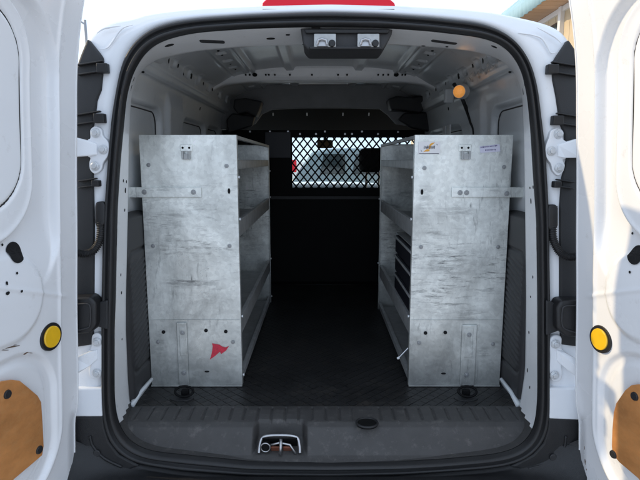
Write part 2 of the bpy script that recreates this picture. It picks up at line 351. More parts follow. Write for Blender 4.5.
# a parked car seen through the windscreen
def wheel(parent, x, y, z, r, wd, axis, mt=M['tyre'], mr=M['rim']):
    ax = Vector(axis); p = Vector((x, y, z))
    mb = MB(); mb.cyl(p-ax*wd/2, p+ax*wd/2, r, n=36); t = mb.build('wheel', mt, parent, bevel=.02)
    mb = MB(); mb.cyl(p-ax*(wd/2+.005), p+ax*(wd/2+.005), r*.62, n=30)
    mb.build('rim', mr, t, bevel=.01)
pc = thing('parked_car', 'slate blue parked car seen through the mesh and windscreen', 'car', (1.7, 11.8, 0))
x0 = -.62; prof = [(0, .35), (0, .95), (.12, 1.08), (.45, 1.55), (.9, 1.62), (2.2, 1.63), (2.9, 1.5), (3.5, 1.1), (4.3, 1.0), (4.6, .85), (4.65, .4), (4.2, .28), (.3, .28)]
pp = [(x0+a, 11.0, b) for a, b in prof]
mb = MB(); mb.prism(pp, (0, 1.75, 0)); mb.build('body', M['carblue'], pc, bevel=.07, seg=4, smooth=True, auto=40)
for a, b_ in ((.62, 1.15), (1.3, 2.15), (2.25, 2.95)):
    mb = MB(); mb.prism([(x0+a, 10.985, 1.08), (x0+b_, 10.985, 1.08), (x0+min(b_, 2.75), 10.985, 1.5), (x0+a+.08, 10.985, 1.5)], (0, .03, 0)); mb.build('window', M['carglass'], pc)
for wx in (.9, 3.7):
    wheel(pc, x0+wx, 11.08, .33, .33, .22, (0, 1, 0)); wheel(pc, x0+wx, 12.67, .33, .33, .22, (0, 1, 0))
mb = MB(); mb.box(x0-.02, x0+.12, 10.98, 11.2, 1.12, 1.38); mb.build('tail_light', M['red'], pc, bevel=.02)
mb = MB(); mb.box(x0+4.45, x0+4.62, 10.98, 11.2, .7, .8); mb.build('headlight', M['glass'], pc, bevel=.02)

# ================================================================== THE VAN
XC = .02
van = thing('cargo_van', 'white cargo van with both rear doors swung open and a bare grey interior', 'van', (XC, 3.0, 0))
def YS(z): return 1.33+.07*(z-F)
def unlean(px, py, dy=0.0):
    r = ray(px, py)           # hit plane Y = 1.33+.07(z-F)+dy
    t = (1.33+.07*(CZ-F)+dy)/(r.y-.07*r.z); return CAM+r*t
SO = [(330, 476), (250, 475), (180, 470), (150, 465), (133, 462), (116, 451), (107, 437), (103, 418), (102, 390), (102, 300), (103, 250), (105, 207), (110, 140), (113, 110), (115, 100), (118, 83), (123, 60), (134, 42), (152, 28), (174, 22), (200, 18.5), (250, 15), (300, 13), (330, 12.5), (380, 14), (430, 17.5), (480, 23), (500, 30), (517, 42), (530, 62), (537, 87), (541, 120), (545, 150), (548, 207), (549.5, 300), (549, 380), (549, 420), (546, 437), (538, 448), (523, 460), (500, 466), (480, 468), (400, 474)]
SI = [(330, 463), (250, 462), (180, 455), (150, 452), (134, 446), (122, 434), (116, 418), (114, 400), (114, 330), (115, 300), (117, 207), (120, 160), (124, 120), (125.6, 100), (131, 76), (143, 54), (158, 42), (182, 35), (200, 32), (250, 28.5), (300, 27), (330, 27), (380, 27.5), (430, 31), (480, 37), (500, 43), (513, 54), (523, 72), (528, 98), (531, 130), (534, 180), (537, 220), (538, 300), (538, 400), (536, 425), (529, 440), (516, 450), (495, 455), (440, 460), (400, 462)]
JI = [(330, 434), (250, 433), (180, 430), (145, 426), (132, 418), (130, 405), (128, 380), (126, 330), (126, 300), (128, 207), (129, 140), (131, 100), (135, 82), (141, 71), (157, 59), (198, 51), (245, 47), (300, 45), (350, 45), (395, 45), (440, 48), (470, 51), (492, 56), (507, 64), (516, 75), (522, 92), (524, 140), (525, 200), (526, 300), (525, 370), (520, 405), (516, 420), (500, 428), (400, 434)]
OU = [(330, 492), (160, 492), (100, 488), (72, 470), (62, 420), (62, 300), (66, 200), (74, 120), (82, 60), (88, 39), (94, 31), (105, 24.5), (120, 20.5), (133, 21.5), (141, 17), (165, 13.5), (200, 10.5), (262, 7.5), (330, 6), (395, 7.5), (450, 10), (490, 14), (517, 19), (533, 22), (550, 26.5), (562, 34), (568, 42), (575, 60), (583, 120), (589, 200), (593, 300), (593, 420), (583, 470), (555, 488), (490, 492)]
CX, CY = 327., 240.; NA = 600
ANG = np.linspace(0, 2*math.pi, NA, endpoint=False)
def polar(poly, sm=1.2):
    out = []
    for t in ANG:
        d = (math.cos(t), math.sin(t)); best = None
        for i in range(len(poly)):
            ax, ay = poly[i][0]-CX, poly[i][1]-CY; bx, by = poly[(i+1) % len(poly)][0]-CX, poly[(i+1) % len(poly)][1]-CY
            ex, ey = bx-ax, by-ay; den = d[0]*ey-d[1]*ex
            if abs(den) < 1e-9: continue
            r = (ax*ey-ay*ex)/den; s_ = (ax*d[1]-ay*d[0])/den
            if r > 0 and -1e-6 <= s_ <= 1+1e-6: best = r if best is None else max(best, r)
        out.append(best)
    out = np.array(out)
    k = np.exp(-.5*(np.arange(-12, 13)/(sm*2.5))**2); k /= k.sum()
    out = sum(k[i]*np.roll(out, i-12) for i in range(25))
    return np.stack([CX+out*np.cos(ANG), CY+out*np.sin(ANG)], 1)
pSO, pSI, pJI, pOU = polar(SO), polar(SI), polar(JI, .8), polar(OU, .7)
vSO = np.array([unlean(*p) for p in pSO]); vSI = np.array([unlean(*p) for p in pSI])
vJI = []
for p in pJI:
    up = ss(150, 60, p[1]); Y = 1.475+.13*float(up); vJI.append(atY(p[0], p[1], Y))
vJI = np.array(vJI)
vOU = np.array([unlean(p[0], p[1], .035) for p in pOU])
# seal
sec = [(0, .004), (.04, -.010), (.14, -.018), (.26, -.020), (.38, -.014), (.46, -.004), (.54, -.004), (.62, -.012), (.74, -.016), (.86, -.013), (.96, -.006), (1, .006)]
P = np.zeros((NA, len(sec), 3))
for j, (t, dy) in enumerate(sec): P[:, j] = vSI*(1-t)+vSO*t; P[:, j, 1] += dy
grid('weatherstrip', P, M['rubber'], van, closedu=True)
# jamb (inner flange)
sec = [(0, .006, 0), (.12, 0.0, 0), (.5, 0, .004), (.9, 0, .0), (1, 0, 0)]
P = np.zeros((NA, 17, 3))
cen = np.array([XC, 0, 1.2])
TJ = np.linspace(0, 1, 15)
for j, t in enumerate(TJ):
    P[:, j] = vSI*(1-t)+vJI*t
P[:, 0, 1] += .006
for j, (k, dy) in enumerate([(1.012, .008), (1.07, .03)]):
    P[:, 15+j] = (vJI-cen)*[k, 1, k]+cen; P[:, 15+j, 1] += dy
njv = 6; mi_ = []
for i in range(NA):
    for j in range(16):
        tj = min(1, (j+.5)/14); qx, qy = pSI[i]*(1-tj)+pJI[i]*tj
        lim = 405+(130-qx)*2.1 if qx < 320 else 405+(qx-520)*1.75
        mi_.append(1 if qy > min(lim, 436) else 0)
grid('door_frame', P, [M['jamb'], M['sill']], van, closedu=True, mi=mi_)
# rear body skin around the opening and the outer shell
P = np.zeros((NA, 9, 3))
for j, (t, dy) in enumerate([(0, .012), (.1, .002), (.35, .0), (.55, .008), (.8, .008), (.93, .014), (1.0, .030)]):
    P[:, j] = vSO*(1-t)+vOU*t; P[:, j, 1] += dy-(.035*t)
P[:, 7] = (vOU-cen)*[1.012, 1, 1.006]+cen; P[:, 7, 1] = vOU[:, 1]+.05
P[:, 7, 2] = np.minimum(P[:, 7, 2], vOU[:, 2]+.004); P[:, 8] = (vOU-cen)*[1.03, 1, 1.0]+cen; P[:, 8, 1] = vOU[:, 1]+.18; P[:, 8, 2] = np.minimum(P[:, 8, 2], 1.745)
grid('rear_body_panel', P, M['bodyw'], van, closedu=True)
# outer shell : cross section swept forward
def section(Y, hw, roof, bot):
    pr = [(hw*.86, bot), (hw*.98, bot+.18), (hw, bot+.55), (hw*.985, 1.15), (hw*.93, 1.40), (hw*.86, roof-.16), (hw*.78, roof-.05), (hw*.66, roof-.012), (0, roof)]
    full = [(XC-x, Y, z) for x, z in pr]+[(XC+x, Y, z) for x, z in reversed(pr[:-1])]
    return [tuple(q) for q in bez(full, 4)]
rows = [section(Y, hw, rf, b_) for Y, hw, rf, b_ in ((1.62, .80, 1.765, .42), (1.85, .87, 1.812, .36), (2.4, .915, 1.835, .32), (3.2, .92, 1.84, .32), (3.9, .915, 1.80, .32), (4.1, .91, 1.72, .32))]
P = np.array(rows)
# split shell: leave holes for cab side windows (faces between rows 3.2-3.9 above the belt)
nu, nv = P.shape[:2]; v = [tuple(p) for p in P.reshape(-1, 3)]; f = []
wl = []
for i in range(nu-1):
    for j in range(nv-1):
        zc = np.mean([P[i, j, 2], P[i+1, j, 2], P[i, j+1, 2], P[i+1, j+1, 2]])
        q = (i*nv+j, (i+1)*nv+j, (i+1)*nv+j+1, i*nv+j+1)
        if i == 3 and 1.17 < zc < 1.62: wl.append((i, j)); continue
        f.append(q)
mk('outer_shell', v, f, M['bodyw'], van, smooth=True, solid=.02)
for sd_ in (-1, 1):
    ff = [(i*nv+j, (i+1)*nv+j, (i+1)*nv+j+1, i*nv+j+1) for i, j in wl if (P[i, j, 0]-XC)*sd_ > 0]
    us = sorted({k for q in ff for k in q}); rm = {k: i for i, k in enumerate(us)}; mk('side_window', [v[k] for k in us], [tuple(rm[k] for k in q) for q in ff], M['glass'], van, smooth=True)
# join collar between rear panel and shell
Q = np.zeros((NA, 2, 3)); Q[:, 0] = P_last = ((vOU-cen)*[1.03, 1, 1.012]+cen); Q[:, 0, 1] = vOU[:, 1]+.18
Q[:, 1] = (vOU-cen)*[1.20, 1, 1.0]+cen; Q[:, 1, 1] = 1.72; Q[:, 1, 2] = np.minimum(Q[:, 1, 2], 1.755); Q[:, 0, 2] = np.minimum(Q[:, 0, 2], 1.745+0*Q[:, 0, 2])
grid('quarter_panel', Q, M['bodyw'], van, closedu=True)
# bonnet and front end
mb = MB()
bon = []
for Y, z, hw in ((4.62, 1.13, .80), (4.85, 1.15, .79), (5.1, 1.12, .76), (5.35, 1.02, .72), (5.48, .85, .68), (5.52, .5, .66)):
    bon.append([(XC-hw, Y, z-.06), (XC-hw*.85, Y, z-.01), (XC-hw*.4, Y, z+.012), (XC, Y, z+.015), (XC+hw*.4, Y, z+.012), (XC+hw*.85, Y, z-.01), (XC+hw, Y, z-.06)])
grid('bonnet', np.array(bon), M['bodyw'], van, solid=.02)
for sd_ in (-1, 1):
    pts = [(XC+sd_*.91, 4.05, .32), (XC+sd_*.91, 4.05, 1.2), (XC+sd_*.82, 4.66, 1.07), (XC+sd_*.78, 5.1, 1.05), (XC+sd_*.70, 5.5, .8), (XC+sd_*.68, 5.54, .35)]
    mb = MB(); mb.prism(pts, (-sd_*.05, 0, 0)); mb.build('front_wing', M['bodyw'], van, bevel=.02)
mb = MB()
for sx in (-.86, .86):
    for Y in (2.05, 4.75): pass
for sx in (-.80, .84):
    for Y in (2.05, 4.7): wheel(van, sx, Y, .32, .32, .2, (1, 0, 0))
# windscreen and pillars
wt, wb = (4.08, 1.60), (4.70, 1.12)
mk('windscreen', [(XC-.70, wt[0], wt[1]), (XC+.70, wt[0], wt[1]), (XC+.78, wb[0], wb[1]), (XC-.78, wb[0], wb[1])], [(0, 1, 2, 3)], M['glass'], van)
for sd_ in (-1, 1):
    mb = MB(); mb.tube([(XC+sd_*.75, 3.95, 1.66), (XC+sd_*.80, 4.3, 1.45), (XC+sd_*.85, 4.72, 1.12)], .045); mb.build('windscreen_pillar', M['bodyw'], van, smooth=True)
# cab interior
mk('headliner', [(XC-.74, 3.12, 1.72), (XC+.74, 3.12, 1.72), (XC+.72, 4.1, 1.585), (XC-.72, 4.1, 1.585), (XC-.78, 3.12, 1.58), (XC+.78, 3.12, 1.58)], [(0, 1, 2, 3)], M['headl'], van, solid=.02)
mb = MB(); mb.prism([(XC-.8, 3.85, .6), (XC-.8, 3.85, 1.08), (XC-.8, 3.95, 1.165), (XC-.8, 4.3, 1.165), (XC-.8, 4.68, 1.105), (XC-.8, 4.68, .6)], (1.6, 0, 0)); mb.build('dashboard', M['plastic'], van, bevel=.03)
mb = MB(); mb.box(XC-.86, XC+.86, 3.12, 4.7, .45, .62); mb.build('cab_floor', M['headl'], van)
for i, sx in enumerate((-.40, .43)):
    pz = atY(359 if sx > 0 else 250, 147, 3.42)
    mb = MB(); mb.prism([(sx-.23, 3.3, .85), (sx-.23, 3.22, 1.17), (sx-.23, 3.32, 1.18), (sx-.23, 3.42, .9), (sx-.23, 3.8, .9), (sx-.23, 3.8, .75), (sx-.23, 3.3, .72)], (.46, 0, 0))
    st = mb.build('seat', M['fabric'], van, bevel=.04, seg=3, smooth=True)
    hx = .33 if sx > 0 else sx
    mb = MB(); mb.box(hx-.085, hx+.085, 3.22, 3.32, 1.285, 1.435); mb.build('headrest', M['fabric'], st, bevel=.035, seg=4, smooth=True)
    mb = MB(); mb.cyl((hx-.04, 3.27, 1.15), (hx-.04, 3.27, 1.30), .007, n=8); mb.cyl((hx+.04, 3.27, 1.15), (hx+.04, 3.27, 1.30), .007, n=8); mb.split('headrest_post', M['chrome'], st)
mp_ = atY(325, 144, 3.95)
mb = MB(); mb.box(mp_.x-.06, mp_.x+.06, 3.93, 3.96, mp_.z-.032, mp_.z+.03); mr = mb.build('rear_view_mirror', M['visor'], van, bevel=.015, seg=3)
mb = MB(); mb.cyl((mp_.x, 3.955, mp_.z), (mp_.x, 4.06, mp_.z+.09), .012); mb.build('mirror_stem', M['plastic'], mr)

# ------------------------------------------------------------------ cargo interior shell
PRF = [(.600, 0), (.605, .3), (.605, .6), (.60, .90), (.588, 1.0), (.575, 1.035), (.545, 1.05), (.54, 1.075), (.535, 1.105), (.50, 1.125), (.455, 1.15), (.40, 1.175), (.2, 1.197), (0, 1.203)]
def rr(u, v, u0, u1, v0, v1, r):
    cu, cv = (u0+u1)/2, (v0+v1)/2; qx = np.abs(u-cu)-((u1-u0)/2-r); qy = np.abs(v-cv)-((v1-v0)/2-r)
    return np.sqrt(np.maximum(qx, 0)**2+np.maximum(qy, 0)**2)+np.minimum(np.maximum(qx, qy), 0)-r
def interior_side(sd_):
    pr = bez([Vector((a, b_, 0)) for a, b_ in PRF], 12); pr = np.array([(p.x, p.y) for p in pr])
    ds = np.r_[0, np.cumsum(np.hypot(*np.diff(pr, axis=0).T))]; t = np.r_[np.linspace(0, .92, 70), np.linspace(.925, 1.30, 90), np.linspace(1.304, ds[-1], 60)]
    px = np.interp(t, ds, pr[:, 0]); pz = np.interp(t, ds, pr[:, 1])
    ny = 300; Y = np.linspace(1.49, 3.10, ny); YY, TT = np.meshgrid(Y, t, indexing='ij')
    X = np.broadcast_to(px, YY.shape).copy(); Z = np.broadcast_to(pz, YY.shape).copy()
    # inward normal
    dx = np.gradient(px, t); dz = np.gradient(pz, t); ln = np.hypot(dx, dz); nx, nz = -dz/ln, dx/ln
    h = np.zeros_like(YY)
    wallm = ss(1.0, .94, Z)
    rects = [(1.56, 1.93, .35, .935, .05), (2.24, 2.66, .35, .93, .05), (2.72, 3.04, .35, .93, .05)] if sd_ < 0 else [(1.56, 1.90, .35, .935, .05), (2.30, 2.98, .35, .90, .06)]
    for (a, b_, c, d, r) in rects:
        sdv = rr(YY, Z, a, b_, c, d, r); h -= .022*ss(.014, -.004, sdv); h -= .006*np.exp(-(sdv/.006)**2)
        sd2 = rr(YY, Z, a+.04, b_-.04, c, d-.04, r); h += .004*ss(.004, -.004, sd2)
    # pillar
    h += .018*ss(1.95, 1.99, YY)*ss(2.20, 2.16, YY)*ss(1.02, .95, Z)
    # rail detail : row of stampings along the cantrail and along the roof edge
    for (yc, tc_, a, b_) in ((1.62, 1.12, .055, .022), (1.80, 1.12, .03, .015), (2.0, 1.12, .05, .018), (2.2, 1.12, .03, .02), (2.42, 1.12, .05, .018), (2.7, 1.12, .04, .018), (2.9, 1.12, .04, .018)):
        sdv = rr(YY, TT, yc-a, yc+a, tc_-b_, tc_+b_, .012); h -= .008*ss(.004, -.004, sdv); h += .003*np.exp(-((sdv-.008)/.004)**2)
    # roof edge step and flange
    h += .010*ss(1.235, 1.245, TT)*ss(1.33, 1.32, TT)
    h += .012*ss(1.03, 1.04, TT)*ss(1.07, 1.06, TT)
    for k in range(9):
        yc = 1.66+k*.16; sdv = rr(YY, TT, yc-.025, yc+.025, 1.262, 1.30, .01); h -= .008*ss(.003, -.003, sdv)
    # roof ribs running front to rear
    Xa = X*(Z > 1.1)
    for xr in (.165, .355):
        h += .016*ss(xr-.028, xr-.016, X)*ss(xr+.028, xr+.016, X)*(TT > 1.33)
    # gentle oil-canning
    h += .0015*np.sin(YY*9+Z*5)*wallm
    Pp = np.zeros((*YY.shape, 3)); Pp[..., 0] = XC+sd_*(X+nx*h); YY = YY+.12*ss(1.02, 1.10, Z)*(3.1-YY)/1.61; Pp[..., 1] = YY; Pp[..., 2] = F+Z+nz*h-.08*ss(1.80, 1.49, YY)*ss(1.04, 1.13, Z)
    grid('inner_side_panel', Pp, M['inner'], van)
    for (a, b_, c, d, r_) in rects:
        pts = []
        for tt in np.linspace(0, 2*math.pi, 90, endpoint=False):
            co, si = math.cos(tt), math.sin(tt); yq = (a+b_)/2+math.copysign((b_-a)/2-r_, co)+r_*co; zq = (c+d)/2+math.copysign((d-c)/2-r_, si)+r_*si
            yq = (a+b_)/2+(yq-(a+b_)/2)*(1-.014/(b_-a)); zq = (c+d)/2+(zq-(c+d)/2)*(1-.014/(d-c)); pts.append((XC+sd_*(float(np.interp(zq, pz[:70], px[:70]))+.0215), yq, F+zq))
        mb = MB(); mb.tube(pts, .0028, n=6, closed=True); mb.build('panel_seam', M['trim'], van, smooth=True)
    NN = np.stack([sd_*np.broadcast_to(nx, YY.shape), np.zeros_like(YY), np.broadcast_to(nz, YY.shape)], -1)
    return Y, t, Pp, NN
SIDES = {-1: interior_side(-1), 1: interior_side(1)}
def disc(p, nrm, rx, rz, up=(0, 0, 1), n=16, t=.003, mbx=None):
    nrm = Vector(nrm).normalized(); up = Vector(up); a = up.cross(nrm).normalized(); b_ = nrm.cross(a)
    pts = [Vector(p)+nrm*t+a*rx*math.cos(2*math.pi*i/n)+b_*rz*math.sin(2*math.pi*i/n) for i in range(n)]
    q = mbx or MB(); q.prism(pts, -nrm*(t*1.6)); return q
# stamped holes along rails, jambs and header
mbh = MB()
for sd_ in (-1, 1):
    Yg, Tg, Pg, Ng = SIDES[sd_]
    for Y, T, a, b_ in ((1.74, 1.12, .005, .010), (1.86, 1.125, .007, .009), (1.98, 1.11, .006, .007), (2.07, 1.12, .016, .016), (2.31, 1.12, .005, .008), (2.52, 1.12, .010, .008), (2.70, 1.12, .014, .008), (2.9, 1.12, .006, .006), (1.70, 1.28, .010, .005), (1.80, 1.275, .007, .005), (1.86, 1.285, .004, .004), (1.93, 1.28, .010, .005), (2.02, 1.28, .006, .004), (2.12, 1.28, .009, .004), (2.22, 1.28, .005, .004), (2.36, 1.28, .008, .004), (1.64, 1.04, .009, .004), (2.5, 1.0, .006, .008)):
        i = int(np.argmin(abs(Yg-Y))); j = int(np.argmin(abs(Tg-T))); disc(Pg[i, j], Ng[i, j], a, b_, up=(0, 0, 1), n=14, t=.0016, mbx=mbh)
def on_jamb(px, py):
    a = math.atan2(py-CY, px-CX) % (2*math.pi); i = int(round(a/(2*math.pi)*NA)) % NA; c = np.array([CX, CY]); rq = math.hypot(px-CX, py-CY)
    r0, r1 = np.linalg.norm(pSI[i]-c), np.linalg.norm(pJI[i]-c); t = min(1, max(0, (r0-rq)/(r0-r1)))
    p = vSI[i]*(1-t)+vJI[i]*t; i2 = (i+3) % NA; p2 = vSI[i2]*(1-t)+vJI[i2]*t
    n_ = Vector(vJI[i]-vSI[i]).cross(Vector(p2-p)).normalized()
    if n_.y > 0: n_ = -n_
    return Vector(p), n_, Vector(vJI[i]-vSI[i]).normalized()
# jamb holes
for px, py, a, b_ in ((123, 181, .003, .004), (126.5, 181, .003, .004), (125, 191, .005, .007), (124.5, 210, .003, .004), (120.5, 275, .003, .004), (121, 292, .004, .004), (122, 340, .003, .003), (133, 80, .004, .007), (131, 88, .003, .008), (525, 84, .004, .007), (524, 92, .003, .009), (533, 186, .003, .004), (530, 187, .003, .003), (531, 200, .004, .007), (533, 278, .003, .004), (531, 296, .003, .003), (529, 333, .004, .004), (528, 370, .004, .006), (530, 388, .003, .004)):
    p, n_, al = on_jamb(px, py); disc(p, n_, a, b_*1.1, n=14, t=.0014, mbx=mbh)
for px, py, a, b_ in ((168, 45.5, .013, .004), (270, 38, .012, .003), (494, 46, .009, .003), (448, 47, .004, .002), (288, 34, .006, .002), (424, 46, .006, .002)):
    p, n_, al = on_jamb(px, py); disc(p, n_, a, b_*3, up=al, n=16, t=.0014, mbx=mbh)
mbh.split('stamped_hole', M['hole'], van)
# longer dark slots in the header
mb = MB()
for a, b_, y0, y1 in ((199, 226, 39.5, 41), (431, 458, 40.5, 42.5)):
    p, n_, al = on_jamb((a+b_)/2, (y0+y1)/2+.3); pa_, _, _ = on_jamb(a, y0 if a < 300 else y0-1.2); pb_, _, _ = on_jamb(b_, y1-1.5 if a < 300 else y1+.8)
    tg = (pb_-pa_)/2; cr_ = al*.016; pts = [p+n_*.0015+tg*cx_+cr_*cy_ for cx_, cy_ in ((-1, -.4), (-.9, -1), (.9, -1), (1, -.4), (.97, .6), (.85, 1), (-.85, 1), (-.97, .6))]
    mb.prism(pts, -n_*.002)
mb.split('header_slot', M['trim'], van)
# header closing panel between frame and roof
P = np.zeros((NA, 3, 3)); P[:, 0] = vJI; P[:, 1] = vJI; P[:, 1, 1] += .02; P[:, 1, 2] += .02; P[:, 2] = (vJI-cen)*[1.05, 1, 1.11]+cen; P[:, 2, 1] += .03
sel = [i for i in range(NA) if vJI[i, 2] > 1.45]
# roof bow
def bow(Y, zt, hgt, wid, hw, name, m):
    n_ = 90; rows = []
    for i in range(n_+1):
        s_ = -1+2*i/n_; x = XC+s_*hw; drop = .036*abs(s_)**6+.004*s_*s_
        z0 = zt-drop
        fl = .25*ss(.86, 1.0, abs(s_))
        rows.append([(x, Y-.008, z0+.01), (x, Y, z0-.006), (x, Y+.004, z0-hgt*.55), (x, Y+.010, z0-hgt-fl*.05), (x, Y+.02, z0-hgt-.004-fl*.05), (x, Y+wid-.02, z0-hgt-.004-fl*.05), (x, Y+wid, z0-hgt*.6), (x, Y+wid, z0+.01)])
    o = grid(name, np.array(rows), m, van, solid=.003); return o
rb = bow(2.56, F+1.196, .052, .10, .56, 'roof_bow', M['jamb'])
mbh2 = MB()
for px in (246, 250, 255, 266, 269, 275, 290, 312, 338, 347, 378, 383, 388, 396, 402, 405):
    z = F+1.192-.028; p = atY(px, 75, 2.56); disc((p.x, 2.552, z-.002), (0, -1, 0), .0045 if px not in (255, 396) else .012, .0045 if px not in (255, 396) else .009, n=8, t=.004, mbx=mbh2)
mbh2.split('bow_hole', M['hole'], rb)
# front arch above the bulkhead
pa = [(203, 84), (203, 132), (232, 128), (255, 124), (262, 114), (272, 109.5), (300, 108), (350, 108), (380, 109), (388, 115), (396, 124), (425, 128), (452, 132), (452, 84)]
mb = MB(); mb.prism([atY(a, b_, 3.06) for a, b_ in pa], (0, .03, 0)); mb.build('cab_arch', M['archg'], van, bevel=.008, seg=3)
# black brackets at both ends of the arch
for sd_ in (-1, 1):
    mb = MB()
    q = [(234, 99), (246, 98), (262, 101), (260, 108), (256, 117), (246, 112), (238, 114), (233, 108)] if sd_ < 0 else [(388, 99), (396, 96), (412, 97), (428, 95), (431, 104), (420, 113), (404, 110), (391, 110)]
    mb.prism([atY(a, b_, 2.92) for a, b_ in q], (0, .10, 0))
    q = [(232, 113), (255, 116), (252, 126), (228, 133), (226, 120)] if sd_ < 0 else [(404, 113), (430, 112), (432, 132), (412, 128), (398, 120)]
    mb.prism([atY(a, b_, 2.99) for a, b_ in q], (0, .05, 0)); mb.build('cab_bracket', M['plastic'], van, bevel=.008)
mb = MB()
for a in (273, 307, 343, 369):
    p = atY(a, 113, 3.04); mb.cyl(p, p+Vector((0, .01, -.014)), .004, n=8)
mb.split('clip', M['whitetrim'], van)
# bulkhead
zt = atY(320, 130, 3.1).z; xa = atY(292, 140, 3.1).x; xb = atY(421, 140, 3.1).x; za = atY(320, 137.5, 3.1).z; zb_ = atY(320, 188, 3.1).z
mb = MB(); mb.box(-.60, xa, 3.1, 3.115, F+.02, zt); mb.box(xb, .64, 3.1, 3.115, F+.02, zt); mb.box(xa, xb, 3.1, 3.115, za, zt); mb.box(xa, xb, 3.1, 3.115, F+.02, zb_)
p = atY(265, 132, 3.1); p2 = atY(291, 158, 3.1)
bk = mb.build('bulkhead', M['steelblk'], van)
mb = MB(); mb.box(p.x, p2.x, 3.09, 3.099, p2.z, p.z); mb.build('window_pane', M['bluebin'], bk, bevel=.002)
mb = MB(); zs = atY(320, 197, 3.1).z; mb.box(-.60, .64, 3.08, 3.099, zs-.012, zs+.006); mb.build('stiffener', M['trim'], bk)
mb = MB()
for a, b_ in ((250, 131.5), (270, 131.5), (288, 131.5), (325, 131.5), (362, 131.5), (398, 132), (300, 134), (316, 134), (345, 134), (352, 134), (378, 134)):
    p = atY(a, b_, 3.098); mb.cyl(p, p+Vector((0, .01, 0)), .006, n=8)
mb.split('rivet', M['chrome'], bk)
# expanded metal mesh: diamond bars clipped to the opening
mb = MB(); pw, ph = .0455, .056; wbar = .0042
def clipseg(p, d, x0, x1, z0, z1):
    t0, t1 = -9, 9
    for q, dq, lo, hi in ((p[0], d[0], x0, x1), (p[1], d[1], z0, z1)):
        a, b_ = (lo-q)/dq, (hi-q)/dq; a, b_ = min(a, b_), max(a, b_); t0, t1 = max(t0, a), min(t1, b_)
    return (t0, t1) if t1 > t0 else None
for sgn in (-1, 1):
    L_ = math.hypot(pw, ph); d = (pw/L_, sgn*ph/L_); nrm = (-d[1], d[0])
    for k in range(-40, 60):
        p = (xa+k*pw, (za+zb_)/2); c_ = clipseg(p, d, xa-.005, xb+.005, zb_-.005, za+.005)
        if not c_: continue
        A = Vector((p[0]+d[0]*c_[0], 0, p[1]+d[1]*c_[0])); B = Vector((p[0]+d[0]*c_[1], 0, p[1]+d[1]*c_[1]))
        A.y = B.y = 3.105+(.002 if sgn > 0 else -.002)
        mb.frame((A+B)/2, (d[0], 0, d[1]), (nrm[0], 0, nrm[1]), (0, 1, 0), (B-A).length/2, wbar, .0017)
mb.build('mesh_screen', M['steelblk'], bk)
# interior lower wheel-side trims with ribs
for sd_ in (-1, 1):
    X0 = XC+sd_*.590
    ny_, nz_ = 60, 160; ny_, nz_ = 60, 300; P = np.zeros((ny_, nz_, 3))
    zt_ = F+.605; yy = np.linspace(1.475, 1.95, ny_); zz = np.linspace(F+.03, zt_, nz_)
    for i, y in enumerate(yy):
        top = F+.60-.10*max(0, (y-1.62)/.3)**2-.06*max(0, (1.53-y)/.055)**2
        for j in range(nz_):
            z = F+.03+(top-F-.03)*j/(nz_-1); e = float(ss(0, .02, top-z)); e2 = float(ss(1.475, 1.50, y))
            rib = .002*float(np.clip(math.sin((z-.25*y)*2*math.pi/.019)*1.5, -1, 1))*float(ss(1.51, 1.53, y))*float(ss(1.66, 1.64, y))*float(ss(F+.12, F+.14, z))*float(ss(F+.46, F+.44, z))
            groove = -.006*math.exp(-(float(rr(y, z, 1.505, 2.2, F+.10, F+.48, .04))/.006)**2)
            P[i, j] = (X0+sd_*(.02-.02*e*e2)-sd_*(rib+groove), y, z)
    grid('wheel_arch_trim', P, M['trim'], van)
    a = Vector((XC+sd_*.595, 1.49, F+.0)); b_ = Vector((XC+sd_*.57, 1.66, F+.02))
    p0 = atZ(131 if sd_ < 0 else 519, 406, F+.01); p1 = atZ(152 if sd_ < 0 else 501, 379, F+.05)
    mb = MB(); mb.tube([p0, (p0+p1)/2+Vector((sd_*.004, 0, .0)), p1], .011, n=10, rf=lambda i: (.010, .007, .006)[i]); mb.build('floor_flange', M['inner'], van, smooth=True)
# floor mat
mb = MB(); mb.box(-.585, .625, 1.48, 3.1, F-.01, F+.003); mb.build('floor_mat', M['mat'], van)
mb = MB(); mb.box(-.64, .68, 1.42, 3.2, F-.06, F-.012); mb.build('floor_pan', M['trim'], van)
mb = MB()
for sd_ in (-1, 1): mb.prism([(XC+sd_*.60, 1.48, F-.02), (XC+sd_*.60, 3.1, F-.02), (XC+sd_*.60, 3.1, F+.02), (XC+sd_*.60, 1.48, F+.02)], (sd_*.1, 0, 0))
mb.split('floor_edge', M['plastic'], van)
# small interior bits
mb = MB(); p = atX(449, 96, .55); mb.frame(p, (0, 1, 0), (1, 0, 0), (0, 0, 1), .016, .02, .030); mb.build('grab_handle', M['inner'], van, bevel=.008, seg=3)
# sliding door aperture seal (right side)
sp = [atX(454, 84, .535), atX(461, 96, .575), atX(466, 108, .595), atX(471, 122, .605), atX(474.5, 138, .608), (.61, 2.09, F+.6), (.61, 2.09, F+.1)]
mb = MB(); mb.tube(bez(sp, 6), .008, n=8); mb.build('sliding_door_seal', M['rubber'], van, smooth=True)
p = atX(448, 132, .61); mb = MB(); mb.box(.600, .606, p.y-.07, p.y-.01, p.z-.04, p.z+.03); mb.box(.600, .606, p.y+.02, p.y+.07, p.z-.04, p.z+.03); mb.split('notice_sticker', M['whitetrim'], van)
